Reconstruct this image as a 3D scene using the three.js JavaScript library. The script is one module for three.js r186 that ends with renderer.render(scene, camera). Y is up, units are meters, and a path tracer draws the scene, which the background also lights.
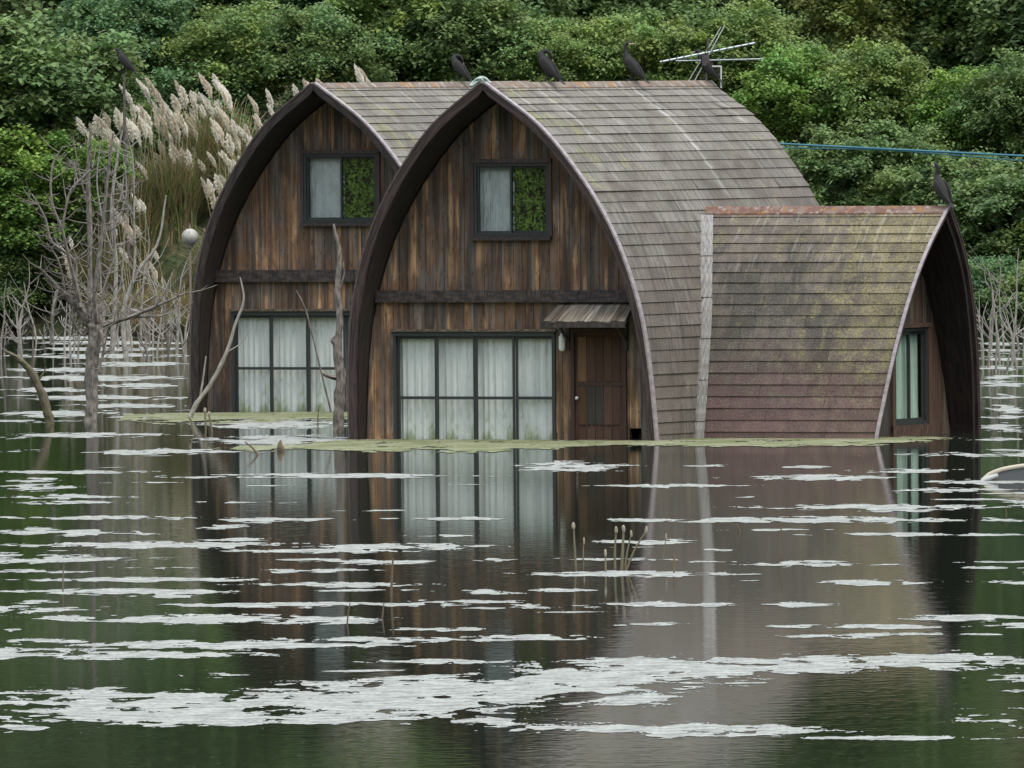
import * as THREE from 'three';
import { mergeGeometries } from 'three/addons/utils/BufferGeometryUtils.js';
import { createNoise2D, createNoise3D } from 'simplex-noise';

// ---------------------------------------------------------------- camera, sky, sun, exposure
const scene = new THREE.Scene();
const FOCAL = 15000, EYE = new THREE.Vector3(0, 6.17, 250), PITCH = -Math.atan(314 / FOCAL), ROLL = -0.0087;
const camera = new THREE.PerspectiveCamera(2 * Math.atan(384 / FOCAL) * 180 / Math.PI, 1024 / 768, 1, 2000);
camera.position.copy(EYE);
camera.rotation.set(PITCH, 0, ROLL);
camera.updateMatrixWorld();

const renderer = new THREE.WebGLRenderer({ antialias: true });
renderer.toneMapping = THREE.LinearToneMapping;
renderer.toneMappingExposure = 1.65;
renderer.shadowMap.enabled = true;
renderer.shadowMap.type = THREE.PCFSoftShadowMap;

{ // overcast sky: bright cloud deck, a little brighter overhead
  const w = 256, h = 128, d = new Float32Array(w * h * 4);
  const n3 = createNoise3D(mulberry(5));
  for (let j = 0; j < h; j++) for (let i = 0; i < w; i++) {
    const el = ((j + 0.5) / h - 0.5) * Math.PI, az = (i + 0.5) / w * 2 * Math.PI, s = Math.max(0, Math.sin(el));
    const x = Math.cos(el) * Math.cos(az), y = Math.sin(el), z = Math.cos(el) * Math.sin(az);
    const cl = 1 + 0.10 * n3(x * 2, y * 3, z * 2) + 0.05 * n3(x * 5, y * 7, z * 5);
    const L = (el < 0 ? 0.30 : (0.46 + 0.72 * s) * cl), k = (j * w + i) * 4;
    d[k] = L * 0.94; d[k + 1] = L * 1.0; d[k + 2] = L * 1.09; d[k + 3] = 1;
  }
  const sky = new THREE.DataTexture(d, w, h, THREE.RGBAFormat, THREE.FloatType);
  sky.mapping = THREE.EquirectangularReflectionMapping; sky.magFilter = THREE.LinearFilter; sky.minFilter = THREE.LinearFilter;
  sky.needsUpdate = true;
  scene.background = sky; scene.environment = sky;
}
const sun = new THREE.DirectionalLight(0xfff6e8, 1.4);
sun.position.set(38, 100, 32); sun.target.position.set(0, 0, -20);
sun.castShadow = true; sun.shadow.radius = 40; sun.shadow.mapSize.set(2048, 2048);
Object.assign(sun.shadow.camera, { left: -60, right: 60, top: 60, bottom: -60, near: 1, far: 320 });
scene.add(sun, sun.target);

// ---------------------------------------------------------------- helpers
function mulberry(a) { return () => { a |= 0; a = a + 0x6D2B79F5 | 0; let t = Math.imul(a ^ a >>> 15, 1 | a); t = t + Math.imul(t ^ t >>> 7, 61 | t) ^ t; return ((t ^ t >>> 14) >>> 0) / 4294967296; }; }
let rnd = mulberry(11);
const R = (a, b) => a + (b - a) * rnd();
const n2 = createNoise2D(mulberry(21)), nz3 = createNoise3D(mulberry(22));
const fbm = (x, y, o = 4) => { let s = 0, a = 0.5; for (let i = 0; i < o; i++) { s += a * n2(x, y); x *= 2.03; y *= 2.03; a *= 0.5; } return s; };
const clamp = (x, a = 0, b = 1) => Math.min(b, Math.max(a, x));
const sst = (a, b, x) => { const t = clamp((x - a) / (b - a)); return t * t * (3 - 2 * t); };
const mix = (a, b, t) => a + (b - a) * t;
const V = (x, y, z) => new THREE.Vector3(x, y, z);
const camRot = new THREE.Matrix4().extractRotation(camera.matrixWorld);
const sight = (px, py) => V((px - 512) / FOCAL, -(py - 384) / FOCAL, -1).applyMatrix4(camRot);
const P = (px, py, z) => { const d = sight(px, py); return EYE.clone().addScaledVector(d, (z - EYE.z) / d.z); };   // place at a given depth z
const W = (px, py) => { const d = sight(px, py); return EYE.clone().addScaledVector(d, -EYE.y / d.y); };              // place on the water
const names = {};
const numbered = n => { const k = names[n] = (names[n] ?? -1) + 1; return k ? n + '_' + String(k).padStart(3, '0') : n; };
const shadowed = o => { o.castShadow = o.receiveShadow = true; return o; };
function mesh(name, geo, mat, parent) { const m = shadowed(new THREE.Mesh(geo, mat)); m.name = name; if (parent) parent.add(m); return m; }
function tag(o, label, category, group, kind) { o.userData.label = label; o.userData.category = category; if (group) o.userData.group = group; if (kind) o.userData.kind = kind; return o; }
function thing(name, label, category, pos, group) { const g = new THREE.Group(); g.name = numbered(name); if (pos) g.position.copy(pos); scene.add(g); return tag(g, label, category, group); }
function structure(name, geo, mat, label) { const m = mesh(name, geo, mat, scene); m.userData.kind = 'structure'; if (label) { m.userData.label = label; } return m; }
function box(x0, x1, y0, y1, z0, z1) { const g = new THREE.BoxGeometry(x1 - x0, y1 - y0, z1 - z0); g.translate((x0 + x1) / 2, (y0 + y1) / 2, (z0 + z1) / 2); return g; }
const merge = gs => mergeGeometries(gs.map(g => { const q = g.index ? g.toNonIndexed() : g; for (const k of Object.keys(q.attributes)) if (!['position', 'normal', 'uv'].includes(k)) q.deleteAttribute(k); return q; }));
function soup(pos, uv, col) { const g = new THREE.BufferGeometry(); g.setAttribute('position', new THREE.Float32BufferAttribute(pos, 3)); if (uv) g.setAttribute('uv', new THREE.Float32BufferAttribute(uv, 2)); if (col) g.setAttribute('color', new THREE.Float32BufferAttribute(col, 3)); g.computeVertexNormals(); return g; }
// tapered tube through points [x,y,z,r]
function limb(pts, sides = 6, per = 3, rough = 0.12) {
  const n = pts.length, cv = new THREE.CatmullRomCurve3(pts.map(p => V(p[0], p[1], p[2])), false, 'centripetal'), N = (n - 1) * per, pos = [], nor = [], uv = [], idx = [];
  let up = V(0.3, 0.1, 1).normalize(), len = 0, prev = null;
  for (let i = 0; i <= N; i++) {
    const t = i / N, c = cv.getPoint(t), d = cv.getTangent(t), f = t * (n - 1), k = Math.min(n - 2, Math.floor(f)), r = mix(pts[k][3], pts[k + 1][3], f - k);
    if (prev) len += c.distanceTo(prev); prev = c;
    const a = up.clone().addScaledVector(d, -up.dot(d)).normalize(), b = V().crossVectors(d, a); up = a;
    for (let j = 0; j <= sides; j++) {
      const an = j / sides * 2 * Math.PI, jj = j % sides, rr = r * (1 + rough * (nz3(c.x * 9 + jj * 7.3, c.y * 6, c.z * 9 + jj)));
      const q = a.clone().multiplyScalar(Math.cos(an)).addScaledVector(b, Math.sin(an));
      pos.push(c.x + q.x * rr, c.y + q.y * rr, c.z + q.z * rr); nor.push(q.x, q.y, q.z); uv.push(j / sides * 0.5, len);
    }
  }
  const s1 = sides + 1;
  for (let i = 0; i < N; i++) for (let j = 0; j < sides; j++) { const a = i * s1 + j, b = a + s1; idx.push(a, a + 1, b, a + 1, b + 1, b); }
  for (const [i, fl] of [[0, 1], [N, 0]]) { const c = cv.getPoint(i / N), ci = pos.length / 3, d = cv.getTangent(i / N).multiplyScalar(fl ? -1 : 1); pos.push(c.x, c.y, c.z); nor.push(d.x, d.y, d.z); uv.push(0, 0); for (let j = 0; j < sides; j++) { const a = i * s1 + j; fl ? idx.push(ci, a + 1, a) : idx.push(ci, a, a + 1); } }
  const g = new THREE.BufferGeometry(); g.setAttribute('position', new THREE.Float32BufferAttribute(pos, 3)); g.setAttribute('normal', new THREE.Float32BufferAttribute(nor, 3)); g.setAttribute('uv', new THREE.Float32BufferAttribute(uv, 2)); g.setIndex(idx); if (rough > 0.2) g.computeVertexNormals(); return g;
}
// texture from a function (u, v) -> linear-ish [r, g, b] in 0..1 (stored as sRGB when srgb)
const toS = c => c <= 0.0031308 ? c * 12.92 : 1.055 * Math.pow(c, 1 / 2.4) - 0.055;
function tex(w, h, fn, srgb = true) {
  const d = new Uint8Array(w * h * 4);
  for (let j = 0; j < h; j++) for (let i = 0; i < w; i++) { const c = fn((i + 0.5) / w, (j + 0.5) / h), k = (j * w + i) * 4; for (let q = 0; q < 3; q++) d[k + q] = Math.round(255 * clamp(srgb ? toS(clamp(c[q])) : c[q])); d[k + 3] = 255; }
  const t = new THREE.DataTexture(d, w, h, THREE.RGBAFormat); t.wrapS = t.wrapT = THREE.RepeatWrapping; t.magFilter = THREE.LinearFilter; t.minFilter = THREE.LinearFilter; if (srgb) t.colorSpace = THREE.SRGBColorSpace; t.needsUpdate = true; return t;
}
const std = (r, g, b, rough = 0.85, extra = {}) => { const m = new THREE.MeshStandardMaterial({ roughness: rough, ...extra }); m.color.setRGB(r, g, b); return m; };
const phys = (r, g, b, rough, extra = {}) => { const m = new THREE.MeshPhysicalMaterial({ roughness: rough, ...extra }); m.color.setRGB(r, g, b); return m; };
const rep = (t, x, y) => { const c = t.clone(); c.repeat.set(x, y); c.needsUpdate = true; return c; };

// ---------------------------------------------------------------- materials
// vertical board grain, 0.6 m wide by 3 m high, values around 1
const grainTex = [0, 1, 2].map(k => tex(256, 512, (u, v) => {
  const w = u * 2 * Math.PI, cx = Math.cos(w) * 3, sx = Math.sin(w) * 3;
  const g1 = nz3(cx * 4 + k * 9, sx * 4, v * 2.2), g2 = nz3(cx * 11, sx * 11 + k * 5, v * 5), bl = nz3(cx * 0.9 + k * 3, sx * 0.9, v * 3.1), drip = nz3(cx * 5 + 40, sx * 5 + k, v * 1.1);
  const fl = nz3(cx * 22 + 3, sx * 22, v * 9 + k); let t = 0.60 + 0.20 * g1 + 0.17 * g2 + 0.10 * fl + 0.34 * bl; t *= 1 - 0.72 * sst(0.05, 0.5, drip) * clamp(0.7 + 0.6 * g2);
  t = Math.max(0.08, t);
  return [t, t * (0.98 + 0.04 * bl), t * (0.96 + 0.08 * g1)];
}));
// weathered cladding of a whole front in metres: silvered, oiled and rain-stained wood, 6.4 m square
const cladTex = seed => tex(1024, 1024, (u, v) => {
  const x = u * 6.4 + seed, y = v * 6.4, gr = n2(x * 42, y * 1.3) * 0.5 + n2(x * 95, y * 3.1) * 0.35 + n2(x * 18, y * 0.5) * 0.4, w = n2(x * 5.2, y * 0.28), patch = fbm(x * 0.9, y * 0.7, 3), bl = fbm(x * 3.2, y * 1.5, 3), kn = n2(x * 11, y * 4.5);
  const grey = sst(-0.25, 0.4, 0.65 * w + 0.8 * patch + 0.25 * bl), tan = sst(0.12, 0.6, -0.55 * w + 0.7 * fbm(x * 1.7 + 9, y * 0.6, 3) + 0.25 * bl), dark = sst(-0.06, 0.36, 0.5 * fbm(x * 2.1 + 30, y * 0.8, 3) + 0.55 * n2(x * 7 + 4, y * 0.33) + 0.25 * bl) * clamp(0.75 + 0.5 * gr);
  let c = [0.150, 0.088, 0.052]; const to = (d, k) => { c = c.map((q, i) => mix(q, d[i], k)); };
  to([0.120, 0.104, 0.094], grey * 0.9); to([0.37, 0.235, 0.135], tan * 0.9); to([0.040, 0.030, 0.027], dark * 0.9); to([0.03, 0.022, 0.02], sst(0.72, 0.85, kn) * 0.7);
  const l = Math.max(0.25, 1 + 0.42 * gr + 0.3 * bl); return c.map(q => q * l);
});
const cladMats = [3.1, 47.7].map(s => { const t = rep(cladTex(s), 1 / 6.4, 1 / 6.4); return [[0.66, 0.65, 0.66], [0.9, 0.88, 0.86], [1.06, 1.04, 1.02], [1.35, 1.28, 1.2]].map(c => std(...c, 0.85, { map: t, bumpMap: t, bumpScale: 0.004 })); });
const boardTones = [[0.155, 0.082, 0.044], [0.30, 0.165, 0.085], [0.085, 0.072, 0.066], [0.20, 0.155, 0.115], [0.115, 0.058, 0.036], [0.060, 0.055, 0.055]];
const boardMats = boardTones.map((c, i) => std(...c, 0.82, { map: rep(grainTex[i % 3], 1 / 0.6, 1 / 3), bumpMap: rep(grainTex[i % 3], 1 / 0.6, 1 / 3), bumpScale: 0.004 }));
const lowMats = [[0.125, 0.062, 0.042], [0.15, 0.085, 0.058], [0.095, 0.052, 0.04]].map((c, i) => std(...c, 0.85, { map: rep(grainTex[i], 1 / 0.6, 1 / 3) }));
const purpleWood = std(0.105, 0.070, 0.070, 0.6, { map: rep(grainTex[1], 1.2, 0.6) });
const darkBeam = std(0.075, 0.058, 0.056, 0.7, { map: rep(grainTex[0], 1.2, 0.8) });
const soffitMat = std(0.045, 0.030, 0.025, 0.95, { map: rep(grainTex[2], 1, 0.5) });
const backingMat = std(0.03, 0.024, 0.02, 0.95);
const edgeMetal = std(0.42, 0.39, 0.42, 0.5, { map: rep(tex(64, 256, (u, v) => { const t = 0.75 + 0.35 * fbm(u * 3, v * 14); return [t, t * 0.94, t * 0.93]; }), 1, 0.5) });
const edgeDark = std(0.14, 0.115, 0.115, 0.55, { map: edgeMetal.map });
const aluFrame = std(0.045, 0.05, 0.052, 0.45, { metalness: 0.3 });
const glassMat = phys(0.95, 0.97, 0.97, 0.02, { transmission: 1, thickness: 0, ior: 1.5 });
const rustMat = std(1, 1, 1, 0.7, { map: tex(512, 64, (u, v) => { const a = fbm(u * 26, v * 3), b = fbm(u * 9 + 7, v * 2 + 3); const k = sst(-0.25, 0.3, a + b * 0.6), p = sst(0.25, 0.5, fbm(u * 22, v * 3 + 9)) * 0.7, o = sst(0.2, 0.5, fbm(u * 13 + 30, v * 2)); return [mix(mix(mix(0.17, 0.22, k), 0.30, o), 0.40, p), mix(mix(mix(0.085, 0.155, k), 0.15, o), 0.37, p), mix(mix(mix(0.065, 0.125, k), 0.05, o), 0.32, p)]; }) });
const ridgeMat = std(1, 1, 1, 0.8, { map: tex(512, 64, (u, v) => { const k = sst(-0.3, 0.3, fbm(u * 20, v * 3)), o = sst(0.18, 0.45, fbm(u * 11 + 30, v * 2)), w = sst(0.2, 0.5, fbm(u * 24 + 3, v * 3 + 9)) * 0.6; return [mix(mix(mix(0.15, 0.21, k), 0.26, o), 0.4, w), mix(mix(mix(0.115, 0.175, k), 0.15, o), 0.38, w), mix(mix(mix(0.095, 0.145, k), 0.075, o), 0.34, w)]; }) });
const flashMat = std(1, 1, 1, 0.5, { map: tex(128, 512, (u, v) => { const a = fbm(u * 4, v * 16), p = sst(0.1, 0.35, fbm(u * 5 + 3, v * 22)); const t = 0.29 + 0.24 * a + 0.15 * fbm(u * 9, v * 60); return [mix(t, 0.15, p * 0.8), mix(t, 0.12, p * 0.8), mix(t * 0.98, 0.10, p * 0.8)]; }) });
const bark = std(1, 1, 1, 0.9, { map: tex(128, 512, (u, v) => { const a = fbm(u * 44, v * 5), b = fbm(u * 9 + 8, v * 4); const t = Math.max(0.04, 0.19 + 0.17 * a + 0.13 * b); return [t * 1.02, t * 0.9, t * 0.80]; }) });
const paleBark = std(1, 1, 1, 0.9, { map: tex(128, 512, (u, v) => { const a = fbm(u * 44, v * 5), b = fbm(u * 9 + 8, v * 4); const t = Math.max(0.06, 0.29 + 0.16 * a + 0.14 * b); return [t, t * 0.94, t * 0.84]; }) });
const greyTwig = std(0.22, 0.19, 0.155, 0.9, { map: bark.map }); greyTwig.color.setRGB(1.25, 1.25, 1.3);

// ---------------------------------------------------------------- water and terrain
const bankZ = x => -111 + 7 * sst(2, 14, x) + 1.5 * n2(x * 0.13, 3.3);
function groundH(x, z) {
  const t = bankZ(x) - z;
  if (t < -6) return -1.2;
  const mound = 2.7 * Math.exp(-(((x + 7.6) / 3.1) ** 2)) * sst(-6, 0.5, t);
  return -1.2 + 1.35 * sst(-6, 0.5, t) + 0.30 * Math.max(0, t) + 0.012 * Math.max(0, t - 20) * Math.max(0, Math.min(t, 60) - 20) * 0.6 + mound + 0.25 * n2(x * 0.3, z * 0.3) * sst(0, 4, t);
}
{
  const nx = 150, nzc = 110, pos = [], uv = [], idx = [];
  for (let j = 0; j <= nzc; j++) for (let i = 0; i <= nx; i++) { const x = mix(-90, 90, i / nx), z = -96 - 190 * Math.pow(j / nzc, 1.3); pos.push(x, groundH(x, z), z); uv.push(x / 4, z / 4); }
  for (let j = 0; j < nzc; j++) for (let i = 0; i < nx; i++) { const a = j * (nx + 1) + i, b = a + nx + 1; idx.push(a, a + 1, b, a + 1, b + 1, b); }
  const g = new THREE.BufferGeometry(); g.setAttribute('position', new THREE.Float32BufferAttribute(pos, 3)); g.setAttribute('uv', new THREE.Float32BufferAttribute(uv, 2)); g.setIndex(idx); g.computeVertexNormals();
  structure('hillside', g, std(1, 1, 1, 0.95, { map: tex(256, 256, (u, v) => { const a = fbm(u * 14, v * 14), b = fbm(u * 5 + 3, v * 5); const k = sst(-0.2, 0.3, b); return [mix(0.035, 0.085, k) * (1 + a), mix(0.055, 0.075, k) * (1 + a), mix(0.018, 0.035, k) * (1 + a)]; }) }), 'wooded hillside rising from the far bank');
}
{ // unseen hills added around the lake to block low sky light
  const na = 96, nr = 22, pos = [], uv = [], idx = [];
  for (let j = 0; j <= nr; j++) for (let i = 0; i <= na; i++) { const a = i / na * 2 * Math.PI, t = j / nr, sx = Math.cos(a), sz = Math.sin(a), rx = 112 + 260 * t, rz = (sz > 0 ? 215 : 330) + 260 * t, x = sx * rx, z = 40 + sz * rz, h = -1.5 + 105 * Math.pow(t, 0.8) * (1 + 0.25 * n2(sx * 2, sz * 2)) + 5 * n2(x * 0.03, z * 0.03) * sst(0, 0.1, t); pos.push(x, h, z); uv.push(x / 30, z / 30); }
  for (let j = 0; j < nr; j++) for (let i = 0; i < na; i++) { const a = j * (na + 1) + i, b = a + na + 1; idx.push(a, b, a + 1, a + 1, b, b + 1); }
  const g = new THREE.BufferGeometry(); g.setAttribute('position', new THREE.Float32BufferAttribute(pos, 3)); g.setAttribute('uv', new THREE.Float32BufferAttribute(uv, 2)); g.setIndex(idx); g.computeVertexNormals();
  structure('added_hills', g, std(1, 1, 1, 0.95, { map: tex(256, 256, (u, v) => { const A = fbm(u * 20, v * 20), k = clamp(0.5 + A * 1.4); return [mix(0.02, 0.075, k), mix(0.035, 0.11, k), mix(0.012, 0.032, k)]; }) }), 'unseen wooded hills added around the lake to block low sky light');
}
{
  const g = new THREE.PlaneGeometry(240, 420, 1, 1); g.rotateX(-Math.PI / 2);
  const u = g.attributes.uv; for (let i = 0; i < u.count; i++) u.setXY(i, u.getX(i) * 240 / 3, u.getY(i) * 420 / 3);
  const ripple = tex(512, 512, (a, b) => { const A = a * 2 * Math.PI, B = b * 2 * Math.PI; const t = 0.5 + 0.22 * nz3(Math.cos(A) * 1.3 + Math.cos(B) * 1.1, Math.sin(A) * 1.3 + 3, Math.sin(B) * 1.1) + 0.15 * nz3(Math.cos(A) * 3 + 9 + Math.sin(B) * 2, Math.sin(A) * 3, Math.cos(B) * 3); return [t, t, t]; }, false);
  const m = phys(0.014, 0.020, 0.014, 0.035, { ior: 1.12, bumpMap: ripple, bumpScale: 0.0012 });
  const w = structure('lake_water', g, m, 'dark still lake water mirroring houses and hillside'); w.position.set(0, 0, 60);
}

// ---------------------------------------------------------------- arched houses
const TH = 26.5 * Math.PI / 180;
// a gothic arch profile: half width at height, sampled by arc length from the foot up
function profile(pts) {
  const cv = new THREE.CatmullRomCurve3(pts.map(p => V(p[0], p[1], 0)), false, 'centripetal'), N = 240, a = [];
  let s = 0, prev = null;
  for (let i = 0; i <= N; i++) { const p = cv.getPoint(i / N); if (prev) s += p.distanceTo(prev); a.push([s, p.x, p.y]); prev = p; }
  const at = q => { q = clamp(q, 0, s); let lo = 0, hi = N; while (hi - lo > 1) { const m = (lo + hi) >> 1; a[m][0] <= q ? lo = m : hi = m; } const t = (q - a[lo][0]) / (a[hi][0] - a[lo][0]); return [mix(a[lo][1], a[hi][1], t), mix(a[lo][2], a[hi][2], t)]; };
  const nrm = q => { const p = at(q - 0.02), r = at(q + 0.02); const dx = r[0] - p[0], dy = r[1] - p[1], l = Math.hypot(dx, dy); return [dy / l, -dx / l]; };
  const half = h => { if (h >= a[N][2]) return 0; let lo = 0, hi = N; while (hi - lo > 1) { const m = (lo + hi) >> 1; a[m][2] <= h ? lo = m : hi = m; } const t = (h - a[lo][2]) / (a[hi][2] - a[lo][2]); return mix(a[lo][1], a[hi][1], t); };
  return { at, nrm, half, len: s, top: a[N][2] };
}
const mainProf = profile([[2.84, -0.7], [2.81, 0], [2.765, 1.0], [2.645, 2.09], [2.38, 3.05], [2.045, 3.79], [1.577, 4.51], [0.955, 5.225], [0.0, 5.93]]);
const wingProf = profile([[2.05, -0.7], [2.0, 0], [1.87, 0.5], [1.58, 1.45], [1.10, 2.5], [0.64, 3.15], [0.0, 3.80]]);
const off = (pr, s, o) => { const [x, y] = pr.at(s), [a, b] = pr.nrm(s); return [Math.max(0, x + a * o), y + b * o]; };
// sweep a rectangular section along the arch: from offset oi to oo, between z functions
function archSweep(pr, side, oi, oo, zA, zB, s0 = 0, s1 = pr.len, N = 40) {
  const pos = [], uv = []; const ring = s => { const a = off(pr, s, oi), b = off(pr, s, oo); return [[side * a[0], a[1], zA(a[1])], [side * b[0], b[1], zA(b[1])], [side * b[0], b[1], zB(b[1])], [side * a[0], a[1], zB(a[1])]]; };
  const quad = (a, b, c, d, u0, u1, v0, v1) => { const q = [a, b, c, a, c, d], t = [[u0, v0], [u1, v0], [u1, v1], [u0, v0], [u1, v1], [u0, v1]]; const o = side > 0 ? [0, 1, 2, 3, 4, 5] : [0, 2, 1, 3, 5, 4]; for (const k of o) { pos.push(...q[k]); uv.push(...t[k]); } };
  for (let i = 0; i < N; i++) { const sA = mix(s0, s1, i / N), sB = mix(s0, s1, (i + 1) / N), p = ring(sA), q = ring(sB); for (let k = 0; k < 4; k++) { const m = (k + 1) % 4; const wd = Math.hypot(p[k][0] - p[m][0], p[k][1] - p[m][1], p[k][2] - p[m][2]); quad(p[m], p[k], q[k], q[m], k * 0.37, k * 0.37 + wd, sA, sB); } }
  const a = ring(s0), b = ring(s1); quad(a[0], a[1], a[2], a[3], 0, 0.2, 0, 0.2); quad(b[3], b[2], b[1], b[0], 0, 0.2, 0, 0.2);
  return soup(pos, uv);
}
// one shingle: a wedge lying on course s0..s1 between two ends
function shingleGeo(pr, side, s0, s1, zL, zR, butt, uvOf, lift = 0) {
  const lo = off(pr, s0, butt + lift), lb = off(pr, s0, -0.012), hi = off(pr, s1, 0.002);
  const pt = (p, z) => [side * p[0], p[1], z(p[1])];
  const A = pt(lo, zL), B = pt(lo, zR), C = pt(lb, zR), D = pt(lb, zL), E = pt(hi, zL), F = pt(hi, zR), pos = [], uv = [];
  const tri = (a, b, c) => { const l = side > 0 ? [a, b, c] : [a, c, b]; for (const [p, s] of l) { pos.push(...p); uv.push(...uvOf(p[2], s)); } };
  const a = [A, s0], b = [B, s0], c = [C, s0 - 0.03], d = [D, s0 - 0.03], e = [E, s1], f = [F, s1];
  tri(a, b, f); tri(a, f, e); tri(d, c, b); tri(d, b, a); tri(b, c, f); tri(d, a, e);
  const g = soup(pos, uv); return g;
}
function roofTex(fn) { return tex(1024, 1024, fn); }
const houseUV = { z0: -8.4, L: 9.6 };
// lichen, weather stains and droppings on the big roofs (u along the ridge, v from foot to ridge)
function bigRoofTex(seed, drops) {
  return roofTex((u, v) => {
    const z = u * houseUV.L + houseUV.z0, s = v * mainProf.len;
    const fine = fbm(z * 16 + seed, s * 16, 3), med = fbm(z * 2.3 + seed, s * 2.3, 4), big = fbm(z * 0.55 + seed, s * 0.55, 3), run = fbm(z * 7 + seed, s * 0.55, 3), tab = n2(Math.floor(z / 0.31 + Math.floor(s / 0.2) * 0.47) * 3.7 + seed, Math.floor(s / 0.2) * 1.7);
    let t = 1 + 0.35 * fine + 0.22 * med + 0.20 * big + 0.22 * run + 0.10 * tab;
    let r = 0.158 * t, g = 0.136 * t, b = 0.118 * t;
    const grey = sst(-0.35, 0.35, big + (s - 4.6) * 0.22 + 0.3 * med); r = mix(r, 0.205 * t, grey); g = mix(g, 0.190 * t, grey); b = mix(b, 0.166 * t, grey);
    const lic = sst(0.05, 0.5, fbm(z * 1.2 + 5, s * 1.2 + seed, 4) + 0.42 * sst(-3.2, 0.2, z) * sst(4.0, 6.8, s) - 0.30) * (0.5 + 0.7 * clamp(0.5 + fine * 1.5)); r = mix(r, 0.27 * t, lic * 0.6); g = mix(g, 0.265 * t, lic * 0.6); b = mix(b, 0.120 * t, lic * 0.6);
    const dk = sst(-0.1, 0.45, run + 0.5 * big + 0.2 * med) * 0.75; r *= 1 - dk * 0.55; g *= 1 - dk * 0.55; b *= 1 - dk * 0.5;
    for (const [zc, len, wd, op] of drops) {
      const dd = (z - zc - 0.05 * n2(s * 1.3, zc) - 0.02 * n2(s * 6, zc)) / (wd * (1 + 0.4 * n2(s * 4, zc * 3))), fall = sst(mainProf.len - len, mainProf.len - len * 0.35, s + 0.6 * n2(zc * 5, s * 2));
      const k = Math.exp(-dd * dd) * fall * op * clamp(0.75 + 0.8 * fbm(z * 20, s * 3 + zc, 2)); r = mix(r, 0.48, k * 0.8); g = mix(g, 0.47, k * 0.8); b = mix(b, 0.44, k * 0.8);
    }
    return [r, g, b];
  });
}
const roofTexA = bigRoofTex(1.7, [[0.15, 1.7, 0.03, 0.7], [-0.9, 2.6, 0.035, 0.8], [-1.35, 1.8, 0.025, 0.5], [-2.4, 3.0, 0.03, 0.6], [-3.1, 2.2, 0.03, 0.45], [-4.5, 4.0, 0.055, 1.0], [-4.75, 2.2, 0.03, 0.6], [-6.0, 2.0, 0.03, 0.5], [-7.2, 1.6, 0.05, 0.7]]);
const roofTexB = bigRoofTex(31.3, [[0.4, 1.2, 0.03, 0.5], [-0.6, 1.5, 0.04, 0.6], [-2.2, 1.4, 0.03, 0.5], [-3.6, 1.5, 0.03, 0.5], [-5.1, 1.9, 0.035, 0.7]]);
const WX0 = 1.2, WXL = 5.6;
const wingTex = roofTex((u, v) => { // u along the wing ridge from the big roof to the gable, v from foot to ridge
  const x = u * WXL + WX0, s = v * wingProf.len, e = x - WX0;
  const fine = fbm(x * 15, s * 15, 3), med = fbm(x * 2.6 + 4, s * 2.6, 4), big = fbm(x * 0.7 + 9, s * 0.7, 3), run = fbm(x * 6 + 2, s * 0.5, 3), tab = n2(Math.floor(x / 0.31 + Math.floor(s / 0.2) * 0.47) * 3.7, Math.floor(s / 0.2) * 1.7 + 50);
  let t = 1 + 0.40 * fine + 0.20 * med + 0.12 * tab;
  let r = 0.122 * t, g = 0.103 * t, b = 0.086 * t;
  const red = 1 - sst(1.3, 2.5, s + 0.7 * med + 0.35 * fine + 0.2 * big); r = mix(r, 0.118 * t, red); g = mix(g, 0.074 * t, red); b = mix(b, 0.070 * t, red);
  const dark = sst(0.0, 0.5, big + 0.5 * run + 0.48 - 0.11 * Math.abs(e - 2.0) - 0.25 * sst(3.2, 4.6, s)) * (1 - red); r = mix(r, 0.060 * t, dark * 0.8); g = mix(g, 0.054 * t, dark * 0.8); b = mix(b, 0.048 * t, dark * 0.8);
  const lic = (1 - red * 0.8) * sst(-0.25, 0.75, 0.50 * med + 0.5 * run + 0.62 * sst(2.4, 4.8, e + 0.3 * med) + 0.28 * sst(3.4, 4.7, s) - 0.30) * clamp(0.75 + fine * 1.0); r = mix(r, 0.235 * t, lic * 0.75); g = mix(g, 0.205 * t, lic * 0.75); b = mix(b, 0.085 * t, lic * 0.75);
  const sp = sst(0.52, 0.62, n2(x * 26, s * 26)) * 0.35; r = mix(r, 0.30, sp); g = mix(g, 0.28, sp); b = mix(b, 0.24, sp);
  const dr = sst(0.5, 0.75, n2(x * 9 + 3, s * 0.9)) * sst(3.0, 4.2, s) * 0.17; r = mix(r, 0.5, dr); g = mix(g, 0.5, dr); b = mix(b, 0.45, dr);
  return [r, g, b];
});
const shades = [0.84, 0.95, 1.06];
const roofMats = t => shades.map((k, i) => std(k, k, k * (0.98 + 0.02 * i), 0.88, { map: t }));
const roofMatsA = roofMats(roofTexA), roofMatsB = roofMats(roofTexB), wingMats = roofMats(wingTex);

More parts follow.
